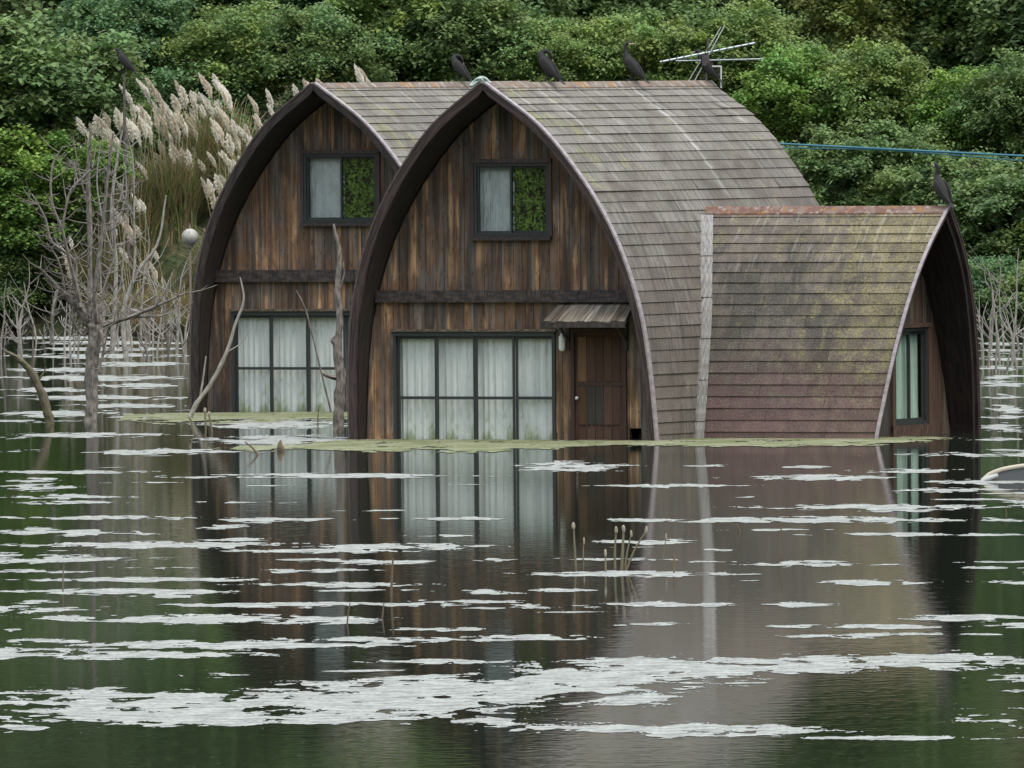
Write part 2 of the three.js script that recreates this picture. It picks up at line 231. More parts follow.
// pale curtain cloth behind the big windows, some algae creeping up from the foot
const curtainTex = tex(256, 512, (u, v) => {
  const fold = 0.86 + 0.10 * n2(u * 9, v * 0.5) + 0.05 * n2(u * 30, v * 2), alg = sst(0.0, 0.36, 0.30 - v + 0.5 * fbm(u * 3, v * 3 + 2)) * (0.55 + 0.5 * clamp(0.5 + fbm(u * 16, v * 10))), st = sst(0.2, 0.55, fbm(u * 7 + 5, v * 3.3)) * 0.3;
  return [mix(0.78 * fold, 0.30, alg) * (1 - st * 0.5), mix(0.80 * fold, 0.36, alg) * (1 - st * 0.45), mix(0.79 * fold, 0.17, alg) * (1 - st * 0.45)];
});
const curtainMat = std(1, 1, 1, 0.95, { map: curtainTex, side: THREE.DoubleSide });
const blindMat = std(1, 1, 1, 0.9, { side: THREE.DoubleSide, map: tex(256, 256, (u, v) => { const t = 0.46 + 0.12 * fbm(u * 3, v * 2) + 0.07 * n2(u * 40, v * 6) - 0.22 * sst(0.35, 0.7, n2(u * 34, v * 1.5)) * sst(0.3, 0.9, u); return [t * 0.90, t * 0.98, t * 1.0]; }) });
const creeperMat = std(1, 1, 1, 0.8, { vertexColors: true, side: THREE.DoubleSide });
function creeper(w, h, x, y, z, parent) { // leaves of a creeper that has grown up inside the pane
  const pos = [], col = [];
  for (let i = 0; i < 900; i++) { const cx = R(-w / 2, w / 2), cy = R(-h / 2, h / 2), dens = n2(cx * 5 + x * 9, cy * 3); if (dens < -0.35 && rnd() < 0.8) continue; const a = R(0, 6.283), L = R(0.025, 0.06), wd = L * 0.42, zz = R(-0.05, 0.0), dx = Math.cos(a) * L, dy = Math.sin(a) * L, ex = -Math.sin(a) * wd, ey = Math.cos(a) * wd, t = R(-0.02, 0.02), c0 = R(0.5, 1.3) * (1 + 0.4 * dens); pos.push(cx - dx, cy - dy, zz, cx + ex, cy + ey, zz + t, cx + dx, cy + dy, zz - t, cx - dx, cy - dy, zz, cx + dx, cy + dy, zz - t, cx - ex, cy - ey, zz + t); for (let k = 0; k < 6; k++) col.push(0.12 * c0, 0.19 * c0, 0.03 * c0); }
  const m = mesh('creeper', soup(pos, null, col), creeperMat, parent); m.userData.kind = 'stuff'; m.position.set(x, y, z);
  mesh('inner_panel', box(x - w / 2, x + w / 2, y - h / 2, y + h / 2, z - 0.09, z - 0.07), soffitMat, parent);
}
function curtain(w, h, folds, amp, mat, x, y, z, parent, name = 'curtain') {
  const g = new THREE.PlaneGeometry(w, h, 56, 6), p = g.attributes.position, ph = R(0, 9);
  for (let i = 0; i < p.count; i++) { const a = p.getX(i) / w; p.setZ(i, amp * (Math.sin(a * folds * 6.283 + ph + 0.8 * Math.sin(a * 9 + ph)) + 0.5 * Math.sin(a * folds * 11 + ph * 2)) * (0.8 + 0.2 * p.getY(i) / h)); }
  const u = g.attributes.uv, o = R(0, 1); for (let i = 0; i < u.count; i++) u.setX(i, u.getX(i) * 0.8 + o);
  g.computeVertexNormals(); const m = mesh(name, g, mat, parent); m.position.set(x, y, z); return m;
}

// wall of upright boards under an arch; openings are [x0, x1, y0, y1]
function boardWall(house, pr, name, opens, bands, yTop, pick) {
  const inset = 0.13, hw = y => { const w = pr.half(y + 0.1) - inset; return w; };
  // backing sheet with the openings cut out
  const sh = new THREE.Shape(), N = 40; let top = pr.top - 0.28;
  sh.moveTo(-hw(-0.6), -0.6); sh.lineTo(hw(-0.6), -0.6);
  for (let i = 0; i <= N; i++) { const y = mix(-0.6, top, i / N); sh.lineTo(Math.max(0.02, hw(y)), y); }
  for (let i = N; i >= 1; i--) { const y = mix(-0.6, top, i / N); sh.lineTo(-Math.max(0.02, hw(y)), y); }
  for (const [a, b, c, d] of opens) { const q = new THREE.Path(); const c2 = Math.max(c, -0.55); q.moveTo(a, c2); q.lineTo(a, d); q.lineTo(b, d); q.lineTo(b, c2); q.closePath(); sh.holes.push(q); }
  const bg = new THREE.ExtrudeGeometry(sh, { depth: 0.06, bevelEnabled: false }); bg.translate(0, 0, -0.1);
  const wall = mesh(name, bg, backingMat, house);
  for (const [y0, y1, wd] of bands) {
    const W0 = hw(Math.max(y0, -0.5)), edges = new Set([-W0, W0]);
    for (const [a, b, c, d] of opens) if (d > y0 && c < y1) { edges.add(a); edges.add(b); }
    const e = [...edges].sort((p, q) => p - q), xs = [];
    for (let i = 0; i + 1 < e.length; i++) { const n = Math.max(1, Math.round((e[i + 1] - e[i]) / wd)); for (let k = 0; k < n; k++) xs.push([mix(e[i], e[i + 1], k / n), mix(e[i], e[i + 1], (k + 1) / n)]); }
    for (let i = 0; i < xs.length - 1; i++) if (Math.abs(xs[i][1] - xs[i + 1][0]) < 1e-6 && ![...edges].some(q => Math.abs(q - xs[i][1]) < 1e-6)) { const j = R(-0.035, 0.035); xs[i][1] += j; xs[i + 1][0] += j; }
    for (const [a, b] of xs) {
      const g = 0.004, m = (a + b) / 2; let spans = [[y0, y1]];
      for (const [oa, ob, c, d] of opens) if (m > oa && m < ob) spans = spans.flatMap(([p, q]) => d <= p || c >= q ? [[p, q]] : [[p, c], [d, q]].filter(z => z[1] - z[0] > 0.03));
      for (const [p, q] of spans) {
        // top clipped by the arch
        const topAt = x => { let lo = p, hi = q; if (hw(hi) > Math.abs(x)) return hi; for (let k = 0; k < 24; k++) { const mm = (lo + hi) / 2; hw(mm) > Math.abs(x) ? lo = mm : hi = mm; } return lo; };
        const ta = topAt(a), tm = topAt(m), tb = topAt(b); if (Math.max(ta, tb, tm) - p < 0.05) continue;
        const s = new THREE.Shape(); s.moveTo(a + g, p); s.lineTo(b - g, p); s.lineTo(b - g, Math.max(p + 0.01, tb)); s.lineTo(m, Math.max(p + 0.01, tm)); s.lineTo(a + g, Math.max(p + 0.01, ta)); s.closePath();
        const geo = new THREE.ExtrudeGeometry(s, { depth: 0.03, bevelEnabled: false }), ou = name === 'front_wall' ? 3.2 : R(0, 5), ov = name === 'front_wall' ? 0.6 : R(0, 5), uv = geo.attributes.uv; for (let k = 0; k < uv.count; k++) uv.setXY(k, uv.getX(k) + ou, uv.getY(k) + ov);
        geo.translate(0, 0, -0.032 + R(0, 0.012)); mesh('plank', geo, pick(m, (p + q) / 2), wall);
      }
    }
  }
  return wall;
}
const frameBars = (x0, x1, y0, y1, t, z0, z1) => [box(x0, x1, y1 - t, y1, z0, z1), box(x0, x1, y0, y0 + t, z0, z1), box(x0, x0 + t, y0 + t, y1 - t, z0, z1), box(x1 - t, x1, y0 + t, y1 - t, z0, z1)];
function pane(x0, x1, y0, y1, z, parent) { const g = new THREE.PlaneGeometry(x1 - x0, y1 - y0); const m = mesh('pane', g, glassMat, parent); m.position.set((x0 + x1) / 2, (y0 + y1) / 2, z); return m; }
function smallWindow(house, x0, x1, y0, y1, xm) {
  const w = mesh('window', merge(frameBars(x0, x1, y0, y1, 0.05, -0.06, 0.03)), aluFrame, house);
  mesh('sill', box(x0 - 0.05, x1 + 0.05, y0 - 0.07, y0 - 0.003, -0.02, 0.09), darkBeam, w);
  mesh('casing', merge([box(x0 - 0.06, x1 + 0.06, y1 + 0.003, y1 + 0.07, -0.02, 0.06), box(x0 - 0.06, x0 - 0.003, y0, y1, -0.02, 0.045), box(x1 + 0.003, x1 + 0.06, y0, y1, -0.02, 0.045)]), purpleWood, w);
  for (const [a, b, k] of [[x0 + 0.05, xm + 0.02, 0], [xm - 0.02, x1 - 0.05, 1]]) {
    mesh('sash', merge(frameBars(a, b, y0 + 0.052, y1 - 0.052, 0.035, k ? -0.05 : -0.02, k ? -0.025 : 0.005)), aluFrame, w);
    pane(a + 0.033, b - 0.033, y0 + 0.085, y1 - 0.085, k ? -0.037 : -0.008, w);
    if (!k) curtain(b - a, y1 - y0 - 0.06, 5, 0.008, blindMat, (a + b) / 2, (y0 + y1) / 2, -0.11, w, 'blind'); else creeper(b - a - 0.02, y1 - y0 - 0.08, (a + b) / 2, (y0 + y1) / 2, -0.075, w);
  }
}
function bigWindow(house, xs, yTop, yTr) {
  const x0 = xs[0], x1 = xs[xs.length - 1], w = mesh('window', merge([box(x0 - 0.05, x1 + 0.05, yTop, yTop + 0.07, -0.06, 0.04), box(x0 - 0.05, x0, -0.5, yTop, -0.06, 0.03), box(x1, x1 + 0.05, -0.5, yTop, -0.06, 0.03)]), aluFrame, house);
  mesh('casing', merge([box(x0 - 0.09, x1 + 0.09, yTop + 0.073, yTop + 0.115, -0.02, 0.075)]), boardMats[3], w);
  for (let i = 0; i + 1 < xs.length; i++) {
    const a = xs[i] + 0.004, b = xs[i + 1] - 0.004, zf = (i === 1 || i === 2) ? 0.0 : -0.03, st = 0.035;
    mesh('sash', merge([box(a, a + st, -0.5, yTop - 0.004, zf - 0.03, zf), box(b - st, b, -0.5, yTop - 0.004, zf - 0.03, zf), box(a + st, b - st, yTop - 0.05, yTop - 0.004, zf - 0.03, zf), box(a + st, b - st, yTr - 0.025, yTr + 0.025, zf - 0.03, zf)]), aluFrame, w);
    pane(a + st, b - st, yTr + 0.025, yTop - 0.05, zf - 0.015, w); pane(a + st, b - st, -0.5, yTr - 0.025, zf - 0.015, w);
    curtain(b - a + 0.02, yTop + 0.28, 6, 0.022, curtainMat, (a + b) / 2, (yTop - 0.28) / 2, -0.13, w);
  }
}
function addRoof(house, pr, opt) {
  const { zF, zB, mats, uvOf, sides, name, course, step } = opt;
  const deck = mesh(name, merge([archSweep(pr, 1, -0.12, -0.014, y => zB(y), y => zF(y), 0, pr.len), archSweep(pr, -1, -0.12, -0.014, y => zB(y), y => zF(y), 0, pr.len)]), soffitMat, house);
  const nC = Math.round(pr.len / course), cs = pr.len / nC;
  for (const side of sides) {
    const rest = [];
    for (let c = 0; c < nC; c++) {
      const s0 = c * cs, s1 = Math.min(pr.len, s0 + cs * 1.12), h = pr.at(s0)[1], f0 = zF(h), b0 = opt.from ? opt.from(h, side) : zB(h), n = Math.max(2, Math.round((f0 - b0) / step)), sh = (c % 2) * 0.5 + R(-0.15, 0.15);
      const cuts = [0]; for (let k = 1; k < n; k++) cuts.push(clamp((k + (sh - 0.25)) / n, 0.03, 0.97)); cuts.push(1);
      for (let k = 0; k < n; k++) {
        const lo = y => mix(opt.from ? opt.from(y, side) : zB(y), zF(y), cuts[k]) + (k ? 0.003 : 0), hi = y => mix(opt.from ? opt.from(y, side) : zB(y), zF(y), cuts[k + 1]) - (k < n - 1 ? 0.003 : 0);
        if (opt.skip && opt.skip(h, lo(h), hi(h), side)) continue;
        const g = shingleGeo(pr, side, s0, s1, lo, hi, 0.017, uvOf, rnd() < 0.06 ? R(0.008, 0.022) : R(0, 0.008));
        if (opt.own(h, side)) mesh('shingle', g, mats[Math.floor(R(0, 3))], deck); else rest.push(g);
      }
    }
    if (rest.length) { const m = mesh('shingles', merge(rest), mats[1], deck); m.userData.kind = 'stuff'; }
  }
  return deck;
}
function fascia(house, pr, zF, sideMats, pale, deep = 0.10, lip = 0.062, back = 0.05) {
  for (const side of [1, -1]) {
    const n = 3; for (let i = 0; i < n; i++) { const a = pr.len * i / n + (i ? 0.003 : 0), b = pr.len * (i + 1) / n; mesh('fascia_board', archSweep(pr, side, -deep, 0.03, y => zF(y) + 0.002, y => zF(y) + 0.055, a, b, 14), sideMats[side > 0 ? 0 : 1], house); }
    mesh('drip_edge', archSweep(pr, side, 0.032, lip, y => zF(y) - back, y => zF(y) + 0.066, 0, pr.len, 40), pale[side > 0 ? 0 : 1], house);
  }
}
const prow = h => 0.22 + 0.6 * h / 5.93;
const WZ = -3.42, wingEnd = h => 6.08 + 0.42 * h / 3.8, wallX = 5.66;
function bentHouse(name, label, at, opt) {
  const H = thing(name, label, 'house', at, 'flooded arched houses'); H.rotation.y = -TH;
  const pick = (x, y) => cladMats[opt.clad][Math.floor(R(0, 4))];
  const wx = opt.win, small = opt.small, opens = [[wx[0] - 0.052, wx[4] + 0.052, -0.6, opt.winTop + 0.072], [small[0], small[1], small[2], small[3]]];
  if (opt.door) { opens.push([1.17, 2.20, -0.6, 1.86]); opens.push([2.24, 2.46, -0.6, 0.2]); }
  boardWall(H, mainProf, 'front_wall', opens, [[-0.5, 2.40, 0.19], [2.405, 5.9, 0.18]], 5.9, pick);
  mesh('beam', box(-mainProf.half(2.5) + 0.12, mainProf.half(2.5) - 0.12, opt.beam[0], opt.beam[1], -0.02, 0.10), darkBeam, H);
  smallWindow(H, small[0], small[1], small[2], small[3], opt.mull);
  bigWindow(H, wx, opt.winTop, opt.winTr);
  // rear wall and inner floor close the shell
  { const s = new THREE.Shape(); s.moveTo(-2.7, -0.6); s.lineTo(2.7, -0.6); for (let i = 0; i <= 30; i++) { const y = mix(-0.6, 5.75, i / 30); s.lineTo(Math.max(0.02, mainProf.half(y) - 0.08), y); } for (let i = 30; i >= 1; i--) { const y = mix(-0.6, 5.75, i / 30); s.lineTo(-Math.max(0.02, mainProf.half(y) - 0.08), y); } const g = new THREE.ExtrudeGeometry(s, { depth: 0.1, bevelEnabled: false }); g.translate(0, 0, -7.6); mesh('rear_wall', g, boardMats[4], H); }
  mesh('upper_floor', box(-2.35, 2.35, 2.28, 2.4, -7.45, -0.2), soffitMat, H);
  const deck = addRoof(H, mainProf, { name: 'roof', zF: prow, zB: () => -7.85, mats: opt.mats, sides: [1, -1], course: 0.2, step: 1.02, uvOf: (z, s) => [(z - houseUV.z0) / houseUV.L, s / mainProf.len], own: (h, side) => side > 0 && h > opt.ownAbove,
    skip: opt.wing ? (h, a, b, side) => { if (side < 0 || h > 3.75) return false; const w = wingProf.half(h) - 0.15; return a > WZ - w && b < WZ + w; } : null });
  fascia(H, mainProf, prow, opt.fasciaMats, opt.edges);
  { // ridge caps
    const n = 7, L = prow(5.93) + 7.85; for (let i = 0; i < n; i++) { const a = -7.85 + L * i / n + 0.004, b = -7.85 + L * (i + 1) / n - 0.004; const s = new THREE.Shape(); s.moveTo(-0.13, -0.075); s.lineTo(-0.13, -0.055); s.lineTo(-0.03, 0.036); s.lineTo(0.03, 0.036); s.lineTo(0.13, -0.055); s.lineTo(0.13, -0.075); s.lineTo(0, 0.02); s.closePath(); const g = new THREE.ExtrudeGeometry(s, { depth: b - a, bevelEnabled: false }); const u = g.attributes.uv, p = g.attributes.position; for (let k = 0; k < u.count; k++) u.setXY(k, (p.getZ(k) + a) / 6, p.getX(k) * 2 + p.getY(k)); g.translate(0, 5.93, a); mesh('ridge_cap', g, ridgeMat, deck); } }
  return H;
}
const O1 = V(-0.058, 0, -0.135), O2 = V(-3.16, 0, -21.77);
const house1 = bentHouse('arched_house', 'large arched wooden house with a low side wing and awning over its door', O1, {
  clad: 0, wing: true, door: true, mats: roofMatsA, ownAbove: -0.2, win: [-2.09, -1.355, -0.62, 0.115, 0.83], winTop: 1.735, winTr: 0.70, beam: [2.30, 2.50], small: [-0.60, 0.79, 3.40, 4.62], mull: 0.075, fasciaMats: [purpleWood, purpleWood], edges: [edgeMetal, edgeDark] });
const house2 = bentHouse('arched_house', 'arched wooden house standing farther back on the left beside the dead tree', O2, {
  clad: 1, mats: roofMatsB, ownAbove: 4.05, win: [-2.09, -1.36, -0.6, 0.16, 0.90], winTop: 1.755, winTr: 0.79, beam: [2.36, 2.58], small: [-0.64, 0.85, 3.44, 4.68], mull: 0.11, fasciaMats: [darkBeam, darkBeam], edges: [edgeMetal, edgeDark] });

// ---- wing of the first house: arch axis along the house's x
{
  const wing = new THREE.Group(); wing.name = 'side_wing'; wing.position.set(0, 0, WZ); wing.rotation.y = Math.PI / 2; house1.add(wing);   // wing z = house x, wing x = -(house z)
  // wing local: z -> house +x; its +x -> house -z, so the slope towards the viewer is side -1
  const inner = h => { const w = mainProf.half(h); return w - 0.10; };
  const deck = addRoof(wing, wingProf, { name: 'wing_roof', zF: wingEnd, zB: h => 1.3, from: h => inner(h), mats: wingMats, sides: [-1, 1], course: 0.205, step: 0.98, uvOf: (z, s) => [(z - WX0) / WXL, s / wingProf.len], own: (h, side) => side < 0 });
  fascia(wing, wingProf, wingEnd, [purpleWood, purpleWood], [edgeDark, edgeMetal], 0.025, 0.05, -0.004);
  { const n = 4, A = 1.95, L = wingEnd(3.8) - A + 0.05; for (let i = 0; i < n; i++) { const a = A + L * i / n + 0.004, b = A + L * (i + 1) / n - 0.004; const s = new THREE.Shape(); s.moveTo(-0.12, -0.10); s.lineTo(-0.12, -0.07); s.lineTo(-0.035, 0.045); s.lineTo(0.035, 0.045); s.lineTo(0.12, -0.07); s.lineTo(0.12, -0.10); s.lineTo(0, 0.03); s.closePath(); const g = new THREE.ExtrudeGeometry(s, { depth: b - a, bevelEnabled: false }), u = g.attributes.uv, p = g.attributes.position; for (let k = 0; k < u.count; k++) u.setXY(k, (p.getZ(k) + a) / 5 + 0.3, p.getX(k) * 2 + p.getY(k)); g.translate(0, 3.8, a); mesh('ridge_cap', g, rustMat, deck); } }
  // gable wall of the wing
  const gw = new THREE.Group(); gw.position.z = wallX; gw.name = 'gable'; 
  const opens = [[-0.39, 0.93, 0.18, 1.80]];
  const before = wing.children.length; boardWall(wing, wingProf, 'gable_wall', opens, [[-0.5, 3.8, 0.17]], 3.8, (x, y) => [boardMats[3], boardMats[3], boardMats[2], lowMats[1]][Math.floor(R(0, 4))]);
  wing.children[before].position.z = wallX;
  const w = mesh('window', merge(frameBars(-0.39, 0.93, 0.18, 1.80, 0.06, -0.06, 0.03)), aluFrame, wing); w.position.z = wallX;
  mesh('casing', merge([box(-0.50, 1.02, 1.803, 1.87, -0.02, 0.07), box(-0.50, -0.393, 0.05, 1.8, -0.02, 0.05), box(0.933, 1.06, 0.05, 1.8, -0.02, 0.05), box(-0.50, 1.06, 0.0, 0.177, -0.02, 0.055)]), lowMats[1], w);
  for (const [a, b, k] of [[-0.33, 0.29, 0], [0.25, 0.87, 1]]) { mesh('sash', merge(frameBars(a, b, 0.242, 1.738, 0.045, k ? -0.05 : -0.02, k ? -0.025 : 0.005)), aluFrame, w); pane(a + 0.044, b - 0.044, 0.286, 1.694, k ? -0.037 : -0.008, w); curtain(b - a, 1.56, 3, 0.015, greenCurtain(), (a + b) / 2, 0.99, -0.12, w); }
  // pale metal flashing in the valley towards the viewer
  const n = 6, hTop = 3.72; const pt = (h, o) => { const x = mainProf.half(h), z = wingProf.half(h); return [-(z + o[0]), h, x + o[1]]; };
  for (let i = 0; i < n; i++) {
    const pos = [], uv = [], m = 5; const q = (a, b, c, d, v0, v1) => { for (const [p, t] of [[a, [0, v0]], [b, [1, v0]], [c, [1, v1]], [a, [0, v0]], [c, [1, v1]], [d, [0, v1]]]) { pos.push(...p); uv.push(...t); } };
    const jx = R(-0.03, 0.03);
    for (let k = 0; k < m; k++) { const h0 = mix(-0.4, hTop, (i + k / m) / n), h1 = mix(-0.4, hTop, (i + (k + 1) / m) / n - (k === m - 1 ? 0.003 : 0)); const wd = h => 0.15 + 0.09 * (h / 3.7) + 0.02 * n2(h * 3, i); const L = h => pt(h, [wd(h) + jx, 0.045 + 0.01]), M = h => pt(h, [0.045, 0.075]), Rr = h => pt(h, [0.045, 0.14]); const v0 = (i + k / m) / n, v1 = (i + (k + 1) / m) / n; q(L(h0), M(h0), M(h1), L(h1), v0, v1); q(M(h0), Rr(h0), Rr(h1), M(h1), v0, v1); const D = h => pt(h, [wd(h) + jx, -0.02]); q(D(h0), L(h0), L(h1), D(h1), v0, v1); }
    mesh('flashing', soup(pos, uv), flashMat, wing);
  }
}
function greenCurtain() { if (!greenCurtain.m) greenCurtain.m = std(1, 1, 1, 0.95, { side: THREE.DoubleSide, map: tex(128, 256, (u, v) => { const t = 0.9 + 0.2 * n2(u * 6, v * 0.8) + 0.12 * fbm(u * 10, v * 8); return [0.42 * t, 0.56 * t, 0.47 * t]; }) }); return greenCurtain.m; }

// ---- door, awning and porch light of the first house
{
  const d = mesh('door', box(1.235, 2.135, -0.5, 1.79, -0.07, -0.02), lowMats[0], house1);
  mesh('door_frame', merge([box(1.172, 1.232, -0.5, 1.855, -0.05, 0.035), box(2.138, 2.198, -0.5, 1.855, -0.05, 0.035), box(1.234, 2.136, 1.795, 1.855, -0.05, 0.035)]), lowMats[2], house1);
  const dm = [boardMats[1], boardMats[4], lowMats[1], boardMats[2], lowMats[0], boardMats[0]];
  for (let i = 0; i < 5; i++) { const a = 1.30 + i * 0.156; mesh('door_panel', box(a, a + 0.148, 0.98, 1.72, -0.02, -0.008 + R(0, 0.006)), dm[[0, 4, 1, 4, 1][i]], d); mesh('door_panel', box(a, a + 0.148, 0.26, 0.90, -0.02, -0.008 + R(0, 0.006)), dm[[5, 3, 3, 2, 4][i]], d); mesh('door_panel', box(a, a + 0.14, -0.4, 0.2, -0.02, -0.006 + R(0, 0.008)), dm[[4, 2, 4, 2, 4][i]], d); }
  mesh('door_rail', box(1.25, 2.12, 0.905, 0.975, -0.02, 0.002), lowMats[2], d);
  const kn = new THREE.SphereGeometry(0.035, 12, 8); kn.translate(1.285, 0.70, 0.035); mesh('door_knob', merge([kn, new THREE.CylinderGeometry(0.018, 0.018, 0.05, 8).rotateX(Math.PI / 2).translate(1.285, 0.70, 0.005)]), std(0.65, 0.62, 0.58, 0.3, { metalness: 0.6 }), d);
  // awning
  const y0 = 1.985, z1 = 0.52, yw = 2.27, deckA = soupBox([[0.97, yw - 0.03, 0.0], [2.36, yw - 0.03, 0.0], [2.42, y0 - 0.03, z1], [0.92, y0 - 0.03, z1]], 0.035);
  const aw = mesh('awning', deckA, darkBeam, house1), ns = 12;
  const am = ['#9a9184', '#7d756a', '#b3aca2', '#6c5f52'].map(c => { const m = new THREE.MeshStandardMaterial({ color: c, roughness: 0.95, map: rep(grainTex[1], 2, 0.6) }); return m; });
  for (let i = 0; i < ns; i++) { const a = i / ns, b = (i + 0.96) / ns, e = R(-0.02, 0.05), l = R(0.004, 0.02); mesh('awning_shake', soupBox([[mix(0.97, 2.36, a), yw - 0.028 + l, 0.01], [mix(0.97, 2.36, b), yw - 0.028 + l, 0.01], [mix(0.92, 2.42, b), y0 - 0.028 + l - e * 0.5, z1 + e], [mix(0.92, 2.42, a), y0 - 0.028 + l - e * 0.5, z1 + e]], 0.022, true), am[Math.floor(R(0, 4))], aw); }
  mesh('awning_fringe', soupBox([[0.90, y0 - 0.0, z1 + 0.01], [2.43, y0 - 0.0, z1 + 0.01], [2.43, y0 - 0.1, z1 + 0.01], [0.90, y0 - 0.1, z1 + 0.01]], 0.03), darkBeam, aw);
  for (const x of [1.13, 2.2]) mesh('bracket', merge([limb([[x, 1.62, 0.0, 0.028], [x, 1.95, 0.42, 0.028]], 6, 2, 0), box(x - 0.03, x + 0.03, 1.5, 1.96, 0.002, 0.05)]), darkBeam, aw);
  const pl = new THREE.CapsuleGeometry(0.055, 0.17, 4, 10); pl.translate(1.05, 1.62, 0.10); mesh('porch_light', merge([pl, box(1.02, 1.08, 1.70, 1.78, 0.0, 0.1)]), std(0.72, 0.75, 0.74, 0.35), house1);
  mesh('hole_board', box(2.27, 2.44, -0.4, 0.12, -0.30, -0.26), backingMat, house1);
}
function soupBox(q, t, up) { // slab over a quad (4 points), thickness t below (or above)
  const a = q.map(p => V(...p)), n = V().crossVectors(a[1].clone().sub(a[0]), a[3].clone().sub(a[0])).normalize(); if (n.y < 0) n.negate();
  const lo = up ? a : a.map(p => p.clone().addScaledVector(n, -t)), hi = up ? a.map(p => p.clone().addScaledVector(n, t)) : a, pos = [], uv = [];
  const f = (A, B, C, D) => { for (const [p, u] of [[A, [0, 0]], [B, [1, 0]], [C, [1, 1]], [A, [0, 0]], [C, [1, 1]], [D, [0, 1]]]) { pos.push(p.x, p.y, p.z); uv.push(u[0] * A.distanceTo(B) + A.x * 3, u[1] * A.distanceTo(D)); } };
  f(hi[3], hi[2], hi[1], hi[0]); f(lo[0], lo[1], lo[2], lo[3]); for (let k = 0; k < 4; k++) { const m = (k + 1) % 4; f(hi[k], hi[m], lo[m], lo[k]); }
  return soup(pos, uv);
}
// ---------------------------------------------------------------- floating scum and weed on the water
function floatingMat(field, x0, x1, z0, z1, dx, dz, y) {   // outlines of field > 0 as a sheet on the water
  const nx = Math.ceil((x1 - x0) / dx), nz = Math.ceil((z1 - z0) / dz), pos = [], uv = [];
  let prev = null; const row = j => { const r = new Float32Array(nx + 1); for (let i = 0; i <= nx; i++) r[i] = field(x0 + i * dx, z0 + j * dz); return r; };
  const put = (...pts) => { for (let k = 1; k + 1 < pts.length; k++) for (const p of [pts[0], pts[k + 1], pts[k]]) { pos.push(p[0], y, p[1]); uv.push(p[0], p[1]); } };
  prev = row(0);
  for (let j = 0; j < nz; j++) {
    const cur = row(j + 1), za = z0 + j * dz, zb = za + dz; let run = -1;
    for (let i = 0; i <= nx; i++) {
      const full = i < nx && prev[i] > 0 && prev[i + 1] > 0 && cur[i] > 0 && cur[i + 1] > 0;
      if (full && run < 0) run = i;
      if (!full && run >= 0) { put([x0 + run * dx, za], [x0 + i * dx, za], [x0 + i * dx, zb], [x0 + run * dx, zb]); run = -1; }
      if (full || i >= nx) continue;
      const c = [[x0 + i * dx, za, prev[i]], [x0 + (i + 1) * dx, za, prev[i + 1]], [x0 + (i + 1) * dx, zb, cur[i + 1]], [x0 + i * dx, zb, cur[i]]], poly = [];
      for (let k = 0; k < 4; k++) { const a = c[k], b = c[(k + 1) % 4]; if (a[2] > 0) poly.push([a[0], a[1]]); if ((a[2] > 0) !== (b[2] > 0)) { const t = a[2] / (a[2] - b[2]); poly.push([mix(a[0], b[0], t), mix(a[1], b[1], t)]); } }
      if (poly.length > 2) put(...poly);
    }
    prev = cur;
  }
  return soup(pos, uv);
}
